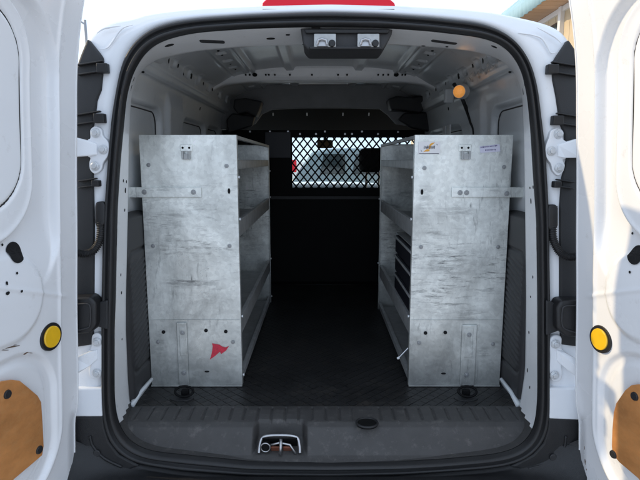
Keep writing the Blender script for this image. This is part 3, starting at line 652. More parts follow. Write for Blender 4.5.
# silvery sealing film smoothed over the right rail and along the panel edge
Yg, Tg, Pg, Ng = SIDES[1]
for (Ya, Yb, Tc, wd, sl) in ((1.66, 2.10, 1.085, .016, -.0),):
    n_ = 90; P = np.zeros((n_, 7, 3))
    for i in range(n_):
        Yq = Ya+(Yb-Ya)*i/(n_-1); w1 = wd*(.6+.25*math.sin(i*.33)+.2*math.sin(i*.8+1))*(.2+.8*min(1, i/8, (n_-1-i)/8)); c1 = Tc+.006*math.sin(i*.35)
        for j in range(7):
            ii = int(np.argmin(abs(Yg-Yq))); jj = int(np.argmin(abs(Tg-(c1+(j/6-.5)*2*w1)))); q = Pg[ii, jj]+Ng[ii, jj]*(.0015+(random.uniform(0, .0016) if 0 < j < 6 else 0)); P[i, j] = (q[0], Yq, q[2])
    grid('sealing_film', P, M['sealant'], van, smooth=False)
# amber dome lamp (lit)
p = atX(461, 91.5, .535)
la_ = Vector((-.55, -.82, -.12)).normalized(); lu = Vector((0, 0, 1)).cross(la_).normalized(); lv = la_.cross(lu); p = p+la_*.015
mb = MB(); mb.cyl(p+la_*.006, p-la_*.03, .024, .029, n=28); dl = mb.build('dome_lamp', M['inner'], van, smooth=True, auto=30)
ml = mat('amber_lit_lens', (.55, .25, .05), .3, emit=((1.0, .42, .10), .26), var=.3, vscale=50)
n_ = 28; v = []; f = []
for k, (r_, dx_) in enumerate(((.043, -.007), (.040, -.012), (.026, -.016), (.010, -.018))):
    for i in range(n_): v.append(tuple(p-la_*dx_+lu*r_*.53*math.cos(2*math.pi*i/n_)+lv*r_*.53*math.sin(2*math.pi*i/n_)))
for k in range(3):
    for i in range(n_): f.append((k*n_+i, k*n_+(i+1) % n_, (k+1)*n_+(i+1) % n_, (k+1)*n_+i))
f.append(tuple(range(3*n_, 4*n_))); mk('lens', v, f, ml, dl, smooth=True)
li = bpy.data.lights.new('dome_light', 'POINT'); li.energy = .007; li.color = (1, .55, .2); li.shadow_soft_size = .02
lo = bpy.data.objects.new('dome_light', li); C.objects.link(lo); lo.location = p+la_*.045+Vector((0, 0, .02))
lo['kind'] = 'structure'

# ------------------------------------------------------------------ sill plate
nx_, nt_ = 520, 70; P = np.zeros((nx_, nt_, 3))
xs = np.linspace(-.615, .650, nx_)
xl, xr_ = atY(255, 440, 1.36).x, atY(304, 440, 1.36).x
for i, x in enumerate(xs):
    m_ = float(ss(xl-.012, xl+.008, x)*ss(xr_+.012, xr_-.008, x)); m2 = float(ss(xl-.06, xl-.012, x)*ss(xr_+.06, xr_+.012, x))
    prA = [(1.500, F-.012), (1.497, F+.006), (1.47, F+.008), (1.43, F+.006), (1.405, F+.003), (1.388, F-.006), (1.372, F-.030), (1.358, F-.055), (1.348, F-.068), (1.338, F-.073), (1.325, F-.078)]
    prB = [(1.500, F-.012), (1.497, F+.006), (1.47, F+.008), (1.445, F+.006), (1.425, F+.001), (1.418, F-.006), (1.414, F-.028), (1.408, F-.046), (1.385, F-.062), (1.350, F-.069), (1.325, F-.078)]
    w_ = m_
    pr = [(a[0]*(1-w_)+b_[0]*w_-.004*m2*0, a[1]*(1-w_)+b_[1]*w_) for a, b_ in zip(prA, prB)]
    tt = np.linspace(0, len(pr)-1, nt_); yq = np.interp(tt, range(len(pr)), [a[0] for a in pr]); zq = np.interp(tt, range(len(pr)), [a[1] for a in pr])
    for j in range(nt_):
        z = zq[j]
        rb_ = math.exp(-(((x+.003) % .0405-.02)/.0030)**2)*float(ss(1.413, 1.418, yq[j])*ss(1.490, 1.484, yq[j]))
        if abs(x-.13) < .06: rb_ *= float(ss(.03, .035, abs(x-.13)))
        z -= .0055*rb_
        P[i, j] = (x+.004*0, yq[j], z)
slo = grid('sill_plate', P, M['sill'], van)
p = atZ(367, 424, F+.006); mb = MB(); disc((p.x, p.y, F+.006), (0, 0, 1), .030, .027, up=(0, 1, 0), n=26, t=.004, mbx=mb)
cu = mb.build('drain_cup', M['black'], slo)
mb = MB(); mb.tube([(p.x+.030*math.cos(t), p.y+.027*math.sin(t), F+.010) for t in np.linspace(0, 2*math.pi, 28, endpoint=False)], .0035, closed=True); mb.build('cup_rim', M['plastic'], cu, smooth=True)
# lock striker in the notch
stx0, stx1 = atY(259, 440, 1.36).x, atY(300, 440, 1.36).x; sxc = (stx0+stx1)/2; hw = (stx1-stx0)/2
mb = MB()
bw = bez([(sxc-hw, 1.352, F-.064), (sxc-hw*.97, 1.362, F-.045), (sxc-hw*.80, 1.372, F-.026), (sxc, 1.374, F-.022), (sxc+hw*.80, 1.372, F-.026), (sxc+hw*.97, 1.362, F-.045), (sxc+hw, 1.352, F-.064)], 8)
mb.tube(bw, .0046, n=10)
stk = mb.build('lock_striker', M['chrome'], van, smooth=True)
mb = MB(); mb.frame((sxc, 1.378, F-.046), (1, 0, 0), (0, .5, -.86), (0, .86, .5), hw*.86, .024, .002); mb.build('striker_plate', M['steelblk'], stk, bevel=.002)
rust = mat('rusty_steel', (.16, .05, .025), .8, var=.4, vscale=50)
mb = MB(); mb.frame((sxc-.012, 1.366, F-.058), (1, 0, 0), (0, .5, -.86), (0, .86, .5), .014, .010, .003); mb.frame((sxc+.022, 1.366, F-.058), (1, 0, 0), (0, .5, -.86), (0, .86, .5), .013, .010, .003); mb.split('rusty_pad', rust, stk, bevel=.003)
mb = MB(); mb.tube([(sxc+.004, 1.362, F-.026), (sxc+.004, 1.350, F-.045), (sxc+.003, 1.346, F-.066)], .0045, n=10); mb.tube([(sxc-hw*.65, 1.362, F-.048), (sxc, 1.362, F-.038), (sxc+hw*.5, 1.362, F-.044), (sxc+hw*.8, 1.352, F-.066)], .0035, n=8); mb.build('loop', M['chrome'], stk, smooth=True)
mb = MB(); q = Vector((sxc-hw*.68, 1.356, F-.048)); mb.cyl(q, q+Vector((0, .02, 0)), .013, n=20); mb.build('bolt', M['steelblk'], stk, bevel=.003)
q = Vector((sxc-hw*.68, 1.354, F-.048)); mb = MB(); mb.tube([(q.x+.013*math.cos(t), q.y, q.z+.013*math.sin(t)) for t in np.linspace(0, 2*math.pi, 24, endpoint=False)], .002, closed=True); mb.build('bolt_rim', M['chrome'], stk, smooth=True)

# ------------------------------------------------------------------ bumper
P = []
for i in range(NA):
    p = vSO[i]
    if pSO[i][1] > 414: P.append((math.atan2(pSO[i][1]-CY, pSO[i][0]-CX), p))
P.sort(key=lambda q: -q[0])                     # left -> right along the bottom
edge = [q[1] for q in P]
nE = len(edge); rows = []
xl_, xr2 = -.70, .74
for i, e in enumerate(edge):
    side = 1 if e[0] > XC else -1
    s_ = (e[0]-XC)/.60
    k = float(ss(.80, 1.0, abs(s_)))
    zlow = .523-.0*k
    rowp = [(e[0], e[1]+.012, e[2]), (e[0]+side*.004*k, e[1]-.004, e[2]-.004)]
    ox = e[0]+side*.012*k; oz = e[2]-.008*(1-k)
    rowp += [(ox, e[1]-.006, oz-.002)]
    # flange, then step and top of the bumper
    rowp += [(e[0]+side*(.05*k), e[1]-.012, min(e[2], .58 if k > .9 else e[2]-.012)), (e[0]+side*(.09*k), 1.285, (.508 if k < .5 else max(.508, e[2]-.03))), (XC+(e[0]-XC)*1.12, 1.25, .506-.0*k), (XC+(e[0]-XC)*1.14, 1.20, .497), (XC+(e[0]-XC)*1.15, 1.17, .47), (XC+(e[0]-XC)*1.16, 1.165, .33)]
    rows.append(rowp)
grid('bumper_cover', np.array(rows), M['bumper'], van)
for sd_ in (-1, 1):
    q = [(58, 417), (103.5, 416), (104.5, 428), (109, 442), (119, 455), (140, 466), (110, 478), (70, 478), (50, 440)] if sd_ < 0 else [(596, 419), (548, 418), (547.5, 430), (543, 444), (533, 455), (510, 467), (560, 480), (592, 478), (600, 430)]
    mb = MB(); mb.prism([unlean(a, b_, -.012) for a, b_ in q], (0, .05, 0)); o = mb.build('bumper_corner', M['bumper'], van, bevel=.006, seg=3)
    c = unlean(97, 453, -.014) if sd_ < 0 else unlean(553, 457, -.014)
    mb = MB(); mb.cyl(c, c+Vector((0, -.004, 0)), .010, n=18); mb.build('bumper_screw', M['trim'], o, bevel=.002)
    q = [(90, 436), (93, 446), (104, 458), (122, 467)] if sd_ < 0 else [(566, 436), (563, 450), (550, 462), (528, 469)]
    mb = MB(); mb.tube(bez([unlean(a, b_, -.013) for a, b_ in q], 6), .004); mb.build('moulded_ridge', M['bumper'], o, smooth=True)
mb = MB()
for a, b_ in ((140, 180), (205, 240), (345, 420)):
    p0, p1 = atY(a, 474, 1.325), atY(b_, 474, 1.325); mb.box(p0.x, p1.x, 1.28, 1.322, p0.z-.016, p0.z-.003)
mb.split('step_pad', M['sill'], van, bevel=.003)

# ------------------------------------------------------------------ rear pillars: housings, hinges, straps, conduits
def bolt(p, nrm, r, parent, m=M['bolt']):
    nrm = Vector(nrm).normalized(); mb = MB(); mb.cyl(p, Vector(p)+nrm*.003, r*1.45, n=24); mb.cyl(Vector(p)+nrm*.003, Vector(p)+nrm*.005, r*1.25, r*1.1, n=24); mb.cyl(Vector(p)+nrm*.003, Vector(p)+nrm*.010, r*.9, n=6); return mb.build('bolt', m, parent, bevel=.0012)
HL = [(87, 38), (103, 58), (102.5, 75), (101, 90), (96.5, 101), (95, 115), (92.5, 128), (93, 178), (94, 222), (93.5, 300), (93, 345), (60, 350), (56, 250), (58, 150), (68, 90), (80, 55)]
HR = [(569, 39), (552, 64), (553, 80), (556, 95), (558, 108), (560, 123), (565, 134), (567, 160), (562, 178), (560, 207), (560, 300), (561, 345), (600, 350), (605, 250), (600, 150), (588, 90), (576, 50)]
for sd_, H in ((-1, HL), (1, HR)):
    mb = MB(); mb.prism([unlean(a, b_, -.006) for a, b_ in H], (0, .05, 0)); hs = mb.build('lamp_housing', M['plastic'], van, bevel=.006, seg=3)
    # red lamp lens on the outer side
    zz = np.linspace(1.02, 1.62, 20); P = np.zeros((20, 8, 3))
    for i, z in enumerate(zz):
        for j in range(8):
            t = j/7; xo = .70+.10*math.sin(t*math.pi/2)-.10*max(0, (z-1.3))**1.0
            P[i, j] = (XC+sd_*xo, 1.34+.07*(z-F)+.17*t*t, z)
    grid('tail_lamp', P, M['red'], hs, solid=.01)
    clips = [(98, 68, 1), (95, 118, 1), (93, 183, .7)] if sd_ < 0 else [(557, 69, 1), (562, 120, 1), (560, 184, .7)]
    for cx_, cy_, s_ in clips:
        p = unlean(cx_, cy_, -.012); mb = MB(); hx = .026*s_
        mb.frame(p+Vector((-sd_*hx*.5, 0, -.001)), (1, 0, 0), (0, 1, 0), (0, 0, 1), .014*s_, .010, .012*s_)
        mb.frame(p+Vector((sd_*.018*s_, 0, .012*s_)), (1, 0, -.15*sd_), (0, 1, 0), (0, 0, 1), .034*s_, .007, .0022)
        mb.frame(p+Vector((sd_*.018*s_, 0, -.012*s_)), (1, 0, -.15*sd_), (0, 1, 0), (0, 0, 1), .034*s_, .007, .0022)
        c_ = mb.build('clip', M['rubber'], hs, bevel=.003)
def hinge(body, arm, bolts, armY=.0):
    mb = MB(); mb.prism([unlean(a, b_, -.010) for a, b_ in bez2(body)], (0, .022, 0))
    h = mb.build('hinge', M['bodyw'], van, bevel=.004, seg=3, smooth=True, auto=40)
    mb = MB(); q = [unlean(a, b_, dy) for a, b_, dy in arm]; mb.prism(q, (0, .012, 0)); mb.build('hinge_arm', M['bodyw'], h, bevel=.003, seg=3)
    for a, b_ in bolts: bolt(unlean(a, b_, -.011), (0, -1, 0), .0085, h)
    return h
def bez2(pts):
    return [(p.x, p.y) for p in bez([Vector((a, b_, 0)) for a, b_ in pts], 5, closed=True)]
hinge([(90, 130), (95, 126), (101, 129), (103, 136), (108, 142), (109, 150), (107, 157), (103, 163), (101, 170), (95, 174), (90, 170), (89, 163), (90, 158), (87, 155), (87, 141), (90, 138)],
      [(58, 132, -.055), (74, 137, -.035), (90, 141, -.016), (97, 144, -.014), (97, 155, -.014), (90, 156, -.016), (74, 157, -.035), (58, 158, -.055)], [(95.5, 133), (103, 149.5), (95, 166)])
hinge([(562, 132), (557, 128), (551, 131), (549, 138), (546.5, 144), (545.5, 151), (547, 158), (551, 164), (553, 171), (558, 175.5), (563, 172), (565, 165), (563, 160), (567, 157), (567, 143), (563, 139)],
      [(602, 133, -.055), (580, 138, -.035), (565, 142, -.016), (558, 145, -.014), (558, 157, -.014), (565, 158, -.016), (580, 158, -.035), (602, 160, -.055)], [(558.5, 134), (551.5, 151), (559, 168)])
hinge([(92, 336), (97, 333), (102, 337), (103, 345), (102, 355), (103, 368), (101, 376), (96, 379), (90, 377), (89, 370), (91, 364), (87, 361), (87, 352), (91, 348)],
      [(60, 360, -.055), (76, 358, -.03), (90, 351, -.015), (97, 350, -.014), (97, 360, -.014), (90, 366, -.015), (76, 375, -.03), (60, 382, -.055)], [(97, 342), (97, 373)])
hinge([(562, 338), (557, 335), (551, 338), (549, 346), (550, 357), (549, 368), (551, 379), (556, 382), (561, 380), (563, 373), (562, 366), (567, 362), (567, 353), (562, 349)],
      [(600, 366, -.055), (578, 360, -.03), (565, 352, -.015), (557, 350, -.014), (557, 361, -.014), (565, 368, -.015), (578, 378, -.03), (600, 386, -.055)], [(555.5, 344), (554.5, 375)])
# white ledge under the lower hinge
for q in ([(64, 389), (102, 388), (102.5, 417), (66, 417)], [(588, 389), (549, 388), (549, 419), (588, 421)]):
    mb = MB(); mb.prism([unlean(a, b_, -.012) for a, b_ in q], (0, .03, 0)); mb.build('pillar_ledge', M['bodyw'], van, bevel=.005, seg=3)
# door check straps
for q, arm in (([(73, 298), (90, 297), (96, 303), (96, 326), (90, 334), (60, 335), (60, 298)], [(90, 305), (108, 300), (108, 330), (90, 325)]), ([(561, 301), (575, 300), (590, 301), (590, 338), (566, 337), (557, 329), (557, 308)], [(562, 306), (546, 300), (546, 336), (562, 330)])):
    mb = MB(); mb.prism([unlean(a, b_, -.045) for a, b_ in q], (0, .05, 0)); o = mb.build('door_check', M['rubber'], van, bevel=.008, seg=4, smooth=True)
    mb = MB(); mb.prism([unlean(a, b_, -.02) for a, b_ in arm], (0, .02, 0)); mb.build('check_boot', M['plastic'], o, bevel=.004)
    cx_ = sum(a for a, b_ in q)/len(q); qq = [(cx_+(a-cx_)*.62, 317+(b_-317)*.66) for a, b_ in q]
    mb = MB(); mb.tube([unlean(a, b_, -.047) for a, b_ in bez2(qq)], .0022, closed=True); mb.build('check_face_ring', M['trim'], o, smooth=True)
# corrugated wiring conduits
for q in ([(100, 203, -.004), (100.5, 218, -.006), (101, 230, -.01), (99, 242, -.015), (93, 251, -.02), (84, 254, -.03), (75, 252, -.04), (64, 247, -.055)], [(553.5, 206, -.004), (553, 222, -.006), (552.5, 235, -.01), (556, 246, -.015), (562, 254, -.02), (570, 257, -.03), (578, 256, -.04), (592, 250, -.055)]):
    pts = bez([unlean(*a) for a in q], 24); N_ = len(pts)
    mb = MB(); mb.tube(pts, .009, n=14, rf=lambda i: .0098+.0018*math.sin(i*2*math.pi/4)*(1 if i > 30 else 0)); cd = mb.build('wiring_conduit', M['rubber'], van, smooth=True)
    a, b_, _ = q[0]; mb = MB(); mb.prism([unlean(a+dx_, b_+dy_, -.016) for dx_, dy_ in ((-4.5, -1), (3, -1.5), (5, 2), (5, 20), (2, 24), (-4, 24), (-5.5, 20), (-5.5, 4))], (0, .018, 0)); mb.build('conduit_boot', M['rubber'], cd, bevel=.005, seg=3, smooth=True)

for q in ([(133, 25, 0), (124, 27.5, 0), (118, 33, 0), (113, 41, 0), (107, 48, 0), (99, 49, 0)], [(518, 33, 0), (530, 34.5, 0), (541, 38, 0), (547, 46, 0), (551, 53, 0), (557, 52, 0)], [(96, 34, 0), (103, 29, 0), (112, 27, 0), (121, 26, 0)], [(536, 27, 0), (546, 32, 0), (556, 38, 0), (562, 44, 0)]):
    mb = MB(); pts = bez([unlean(a, b_, -.0015) for a, b_, _ in q], 8); N_ = len(pts); mb.tube(pts, .002, n=8, rf=lambda i: .0006+.0020*math.sin(math.pi*i/(N_-1))); mb.build('body_crease', M['bodyw'], van, smooth=True)
# ------------------------------------------------------------------ high brake light, latch bracket
mb = MB(); q = [(261, 11.5), (262, 3), (268, -3), (388, -3), (395, 3), (396, 11.5)]
mb.prism([unlean(a, b_, .012) for a, b_ in q], (0, .08, 0)); bl_ = mb.build('high_brake_light', M['red'], van, bevel=.004, seg=3)
mb = MB(); mb.prism([unlean(a, b_, .006) for a, b_ in ((262, 8.7), (395, 8.7), (393, 12.5), (264, 12.5))], (0, .03, 0)); mb.build('light_base', M['plastic'], bl_, bevel=.002)
mb = MB(); q = [(300, 27), (393, 27), (392, 34), (387, 44), (383, 49.5), (308, 49.5), (303, 44), (302, 34)]
mb.prism([atY(a, b_, 1.42) for a, b_ in q], (0, .13, 0)); lb = mb.build('latch_bracket', M['trim'], van, bevel=.006, seg=3)
mb = MB(); mb.prism([atY(a, b_, 1.408) for a, b_ in ((304, 29), (390, 29), (388, 33), (306, 33))], (0, .014, 0)); mb.prism([atY(a, b_, 1.405) for a, b_ in ((309, 46), (382, 46), (381, 49), (310, 49))], (0, .014, 0)); mb.build('bracket_ridge', M['plastic'], lb, bevel=.002)
for lx in (325, 368.5):
    mb = MB(); mb.prism([atY(a, b_, 1.404) for a, b_ in ((lx-11, 33.5), (lx+11, 33.5), (lx+11, 47), (lx-11, 47))], (0, .014, 0)); la = mb.build('latch', M['rail'], lb, bevel=.002)
    mb = MB(); mb.tube([atY(lx-8, 44.5, 1.39), atY(lx-6.5, 40, 1.388), atY(lx-3, 39, 1.388), atY(lx+1, 40, 1.388), atY(lx+2, 44.5, 1.39)], .0035, n=10); mb.prism([atY(a, b_, 1.394) for a, b_ in ((lx-7, 41), (lx+2, 41), (lx+3, 46), (lx-8, 46))], (0, .008, 0)); mb.build('latch_hook', M['chrome'], la, smooth=True, auto=40)
    p = atY(lx+7, 43, 1.398); mb = MB(); mb.cyl(p, p+Vector((0, .008, 0)), .009, n=20); mb.build('latch_knob', M['rubber'], la, bevel=.002)

# ------------------------------------------------------------------ rear doors
def door(sd_):
    A = R(12); Hx0, Hk = (-.632, .066) if sd_ < 0 else (.669, -.072); H = Vector((Hx0, 1.30, 0)); d = Vector((sd_*math.sin(A), -math.cos(A), 0)); nrm = Vector((-sd_*math.cos(A), -math.sin(A), 0))
    def uz(px, py):
        r = ray(px, py); zq = CZ
        for _ in range(6):
            Hq = Vector((Hx0+Hk*(zq-.75), 1.30, 0)); t = (Hq-Vector((CAM.x, CAM.y, 0))).dot(nrm)/r.dot(nrm); p = CAM+r*t; zq = p.z
        q = p-Hq; return (q.x*d.x+q.y*d.y, p.z)
    u = np.r_[np.linspace(0, .06, 46), np.linspace(.062, .26, 90), np.linspace(.265, .62, 60)]; z = np.linspace(.47, 1.80, 330)
    U, Z = np.meshgrid(u, z, indexing='ij')
    k = uz(62, 200)[0]-.016 if sd_ < 0 else uz(592, 200)[0]-.016; print('DOOR', sd_, uz(62, 200), uz(31, 120), uz(21, 110), uz(0, 18), uz(592, 200), uz(617, 120), uz(632, 110))           # crease sits further in on the right door
    h = np.zeros_like(U)
    cre = .016+k
    h -= .010*ss(.004, 0, U)
    lip = rr(U, Z, cre, 1.2, .535, 3.0, .17)
    h -= .013*ss(-.008, .004, -lip*-1)*1.0
    h += .0035*np.exp(-((lip+.012)/.006)**2)
    # long recess beside the window
    wl_ = uz(21, 110)[0] if sd_ < 0 else uz(632, 110)[0]; b1_ = uz(31, 120)[0] if sd_ < 0 else uz(617, 120)[0]
    b0, b1 = cre+.014, b1_
    sB = rr(U, Z, b0, 1.2, 1.03, 1.70, .16)
    sW = rr(U, Z, b1, 1.2, 1.185, 1.665+.02, .13)
    band = ss(.006, -.008, sB)*ss(-.003, .011, sW)
    h -= .021*band*ss(1.05, 1.24, Z)
    h += .003*np.exp(-((sW)/.009)**2)
    # window panel groove
    sP = rr(U, Z, wl_, .60, 1.25, 1.66, .11)
    h -= .006*np.exp(-(sP/.0035)**2)
    h += .003*ss(.0, -.01, sP)
    # middle pad with lock holes, and a sweeping crease below it
    sM = rr(U, Z, b1-.02, .58, .965, 1.16, .09); h += .010*ss(.009, -.009, sM)
    sL = rr(U, Z, cre+.03, .58, .56, .93, .13); h -= .010*ss(.007, -.007, sL)
    sL2 = rr(U, Z, cre+.055, .56, .60, .91, .11); h += .004*ss(.008, -.008, sL2)
    cr = Z-(1.02+.35*(U-.05)); h += .0028*np.exp(-(cr/.005)**2)*ss(.03, .07, U)
    h += .0012*np.sin(U*21+Z*5)*np.sin(Z*13+1)
    bb = .150*np.maximum(0, Z-1.50)**1.0*np.maximum(0, Z-1.50)*2.9
    low = -.010*ss(.72, .66, Z)*ss(.05, .0, U)
    P = np.zeros((*U.shape, 3))
    for c_ in range(2): P[..., c_] = H[c_]+d[c_]*U+nrm[c_]*(h+bb+low)
    P[..., 0] += Hk*(Z-.75)
    P[..., 2] = Z
    nu, nv = U.shape
    v = [tuple(p) for p in P.reshape(-1, 3)]; f = []
    for i in range(nu-1):
        for j in range(nv-1): f.append((i*nv+j, (i+1)*nv+j, (i+1)*nv+j+1, i*nv+j+1))
    # outer skin and rim
    ring = [(i, 0) for i in range(nu)]+[(nu-1, j) for j in range(1, nv)]+[(i, nv-1) for i in range(nu-2, -1, -1)]+[(0, j) for j in range(nv-2, 0, -1)]
    base = len(v)
    for i, j in ring:
        p = Vector(P[i, j])-nrm*(.055+h[i, j]); v.append(tuple(p))
    n_ = len(ring)
    for k_ in range(n_):
        a, b_ = ring[k_], ring[(k_+1) % n_]; f.append((a[0]*nv+a[1], b[0]*nv+b[1], base+(k_+1) % n_, base+k_) if False else (a[0]*nv+a[1], b_[0]*nv+b_[1], base+(k_+1) % n_, base+k_))
    f.append(tuple(range(base, base+n_))[::-1])
    dr = mk('rear_door', v, f, M['paint'], van, smooth=True, auto=50)
    def W(u_, z_, n__=.0):
        i = int(np.argmin(abs(u-u_))); j = int(np.argmin(abs(z-z_))); q = Vector(P[i, j]); Hq = H+Vector((Hk*(z_-.75), 0, 0)); return Vector((Hq.x+d.x*u_, Hq.y+d.y*u_, z_))+nrm*((q-Hq).dot(nrm)+n__)
    def WB(u_, z_, n__):
        i = min(int(np.searchsorted(u, u_)), nu-1); j = min(int(np.searchsorted(z, z_)), nv-1); i0, j0 = max(i-1, 0), max(j-1, 0)
        hh = max(float(h[a_, b2]+bb[a_, b2]+low[a_, b2]) for a_ in (i0, i) for b2 in (j0, j))
        return Vector((H.x+Hk*(z_-.75)+d.x*u_, H.y+d.y*u_, z_))+nrm*(hh+n__)
    def dd(px, py, ru, rz, t, m, name, parent=dr, n=28, bev=.0015, rot=0):
        u_, z_ = uz(px, py); c = W(u_, z_)
        pts = [c-nrm*.004+d*ru*math.cos(2*math.pi*i/n)+Vector((0, 0, 1))*rz*math.sin(2*math.pi*i/n) for i in range(n)]
        mb = MB(); mb.prism(pts, nrm*(t+.004)); return mb.build(name, m, parent, bevel=bev)
    # window seal line
    pts = []
    for t in np.linspace(0, 2*math.pi, 160, endpoint=False):
        c, s_ = math.cos(t), math.sin(t); cu, cv, hu, hv, r_ = (wl_+.60)/2, 1.455, (.60-wl_)/2, .205, .11
        # support point on rounded rect
        pu = cu+math.copysign(hu-r_, c)+r_*c; pv = cv+math.copysign(hv-r_, s_)+r_*s_
        pts.append((pu, pv))
    mb = MB(); mb.tube([W(a, b_, .000) for a, b_ in pts], .0026, n=6, closed=True); mb.build('window_seal', M['rubber'], dr, smooth=True)
    mb = MB(); mb.tube([WB(.0085, zq, .0005) for zq in np.linspace(.50, 1.78, 60)], .0016, n=6); mb.build('hem_seam', M['jamb'], dr, smooth=True)
    # reflector
    ry = (50, 336.5) if sd_ < 0 else (601.5, 339)
    rim = dd(*ry, .0345, .0335, .005, M['rubber'], 'reflector_rim', n=40)
    rf_ = dd(*ry, .0265, .026, .0085, M['yellow'], 'reflector', rim, n=40, bev=.002)
    # holes
    hl = [(18, 252.5, .021, .023), (8, 245, .0025, .003), (15, 273, .003, .003), (4, 283, .003, .004), (4, 293, .005, .004), (17, 291, .003, .003)] if sd_ < 0 else [(634.5, 255, .020, .021), (626, 233.5, .0025, .003), (632, 272, .003, .003)]
    mb = MB()
    for px, py, a, b_ in hl:
        u_, z_ = uz(px, py); n_2 = 28; vv = [WB(u_, z_, .0015)]; ff = []
        for q_ in range(1, 5):
            for i in range(n_2): vv.append(WB(u_+a*q_/4*math.cos(2*math.pi*i/n_2), z_+b_*q_/4*math.sin(2*math.pi*i/n_2), .0015))
        for i in range(n_2):
            ff.append((0, 1+i, 1+(i+1) % n_2))
            for q_ in range(3): ff.append((1+q_*n_2+i, 1+(q_+1)*n_2+i, 1+(q_+1)*n_2+(i+1) % n_2, 1+q_*n_2+(i+1) % n_2))
        mb.add(vv, ff)
    mb.split('lock_hole', M['hole'], dr)
    # hardboard access cover
    if sd_ < 0: q = [(0, 381), (10, 379.5), (18, 380.5), (26, 387), (36, 395.5), (39.5, 402), (41, 425), (42, 446), (40.5, 455), (30, 464), (12, 479)]
    else: q = [(640, 384), (633, 385), (627, 390), (618, 403), (615.5, 412), (614, 430), (613.5, 446), (614.5, 454), (621, 462), (640, 478)]
    pu = [uz(*a) for a in q]
    pu = pu+[(.34, .585), (.50, .60), (.545, .66), (.545, .84), (.50, .885), (.33, .89)]
    base_n = .0
    mb = MB(); mb.prism([Vector((H.x+Hk*(b_-.75)+d.x*a, H.y+d.y*a, b_))+nrm*.0005 for a, b_ in pu], nrm*.005); ac = mb.build('access_cover', M['wood'], dr, bevel=.0015)
    sc = [(5, 394), (37, 449.5)] if sd_ < 0 else [(615.5, 454), (637, 396)]
    for px, py in sc:
        u_, z_ = uz(px, py); c = Vector((H.x+Hk*(z_-.75)+d.x*u_, H.y+d.y*u_, z_))+nrm*.0035; mb = MB(); mb.cyl(c, c+nrm*.006, .0105, .009, n=20); mb.build('cover_button', M['plastic'], ac, bevel=.001)
    # scuffs and rust chips
    mb = MB()
    rust_ = [(11, 347, .030, .0014, .2), (14, 345, .012, .001, .3), (28, 352, .012, .0022, -.2), (3, 350, .014, .001, .4), (31, 353, .006, .001, .4)] if sd_ < 0 else [(580, 474, .004, .006, 0), (580.5, 462, .0022, .010, .1), (579.5, 448, .0012, .008, 0), (582, 470, .002, .003, 0)]
    for px, py, a, b_, sl in rust_:
        u_, z_ = uz(px, py); c = W(u_, z_); n_2 = 11
        pts = [c-nrm*.003+(d*math.cos(2*math.pi*i/n_2)*a+Vector((0, 0, 1))*(b_*math.sin(2*math.pi*i/n_2)+sl*a*math.cos(2*math.pi*i/n_2)))*random.uniform(.5, 1.1) for i in range(n_2)]
        mb.prism(pts, nrm*.0034)
    mb.build('paint_chip', mat('chip_brown', (.10, .06, .035), .8, var=.5, vscale=200), dr)
    return dr
door(-1); door(1)

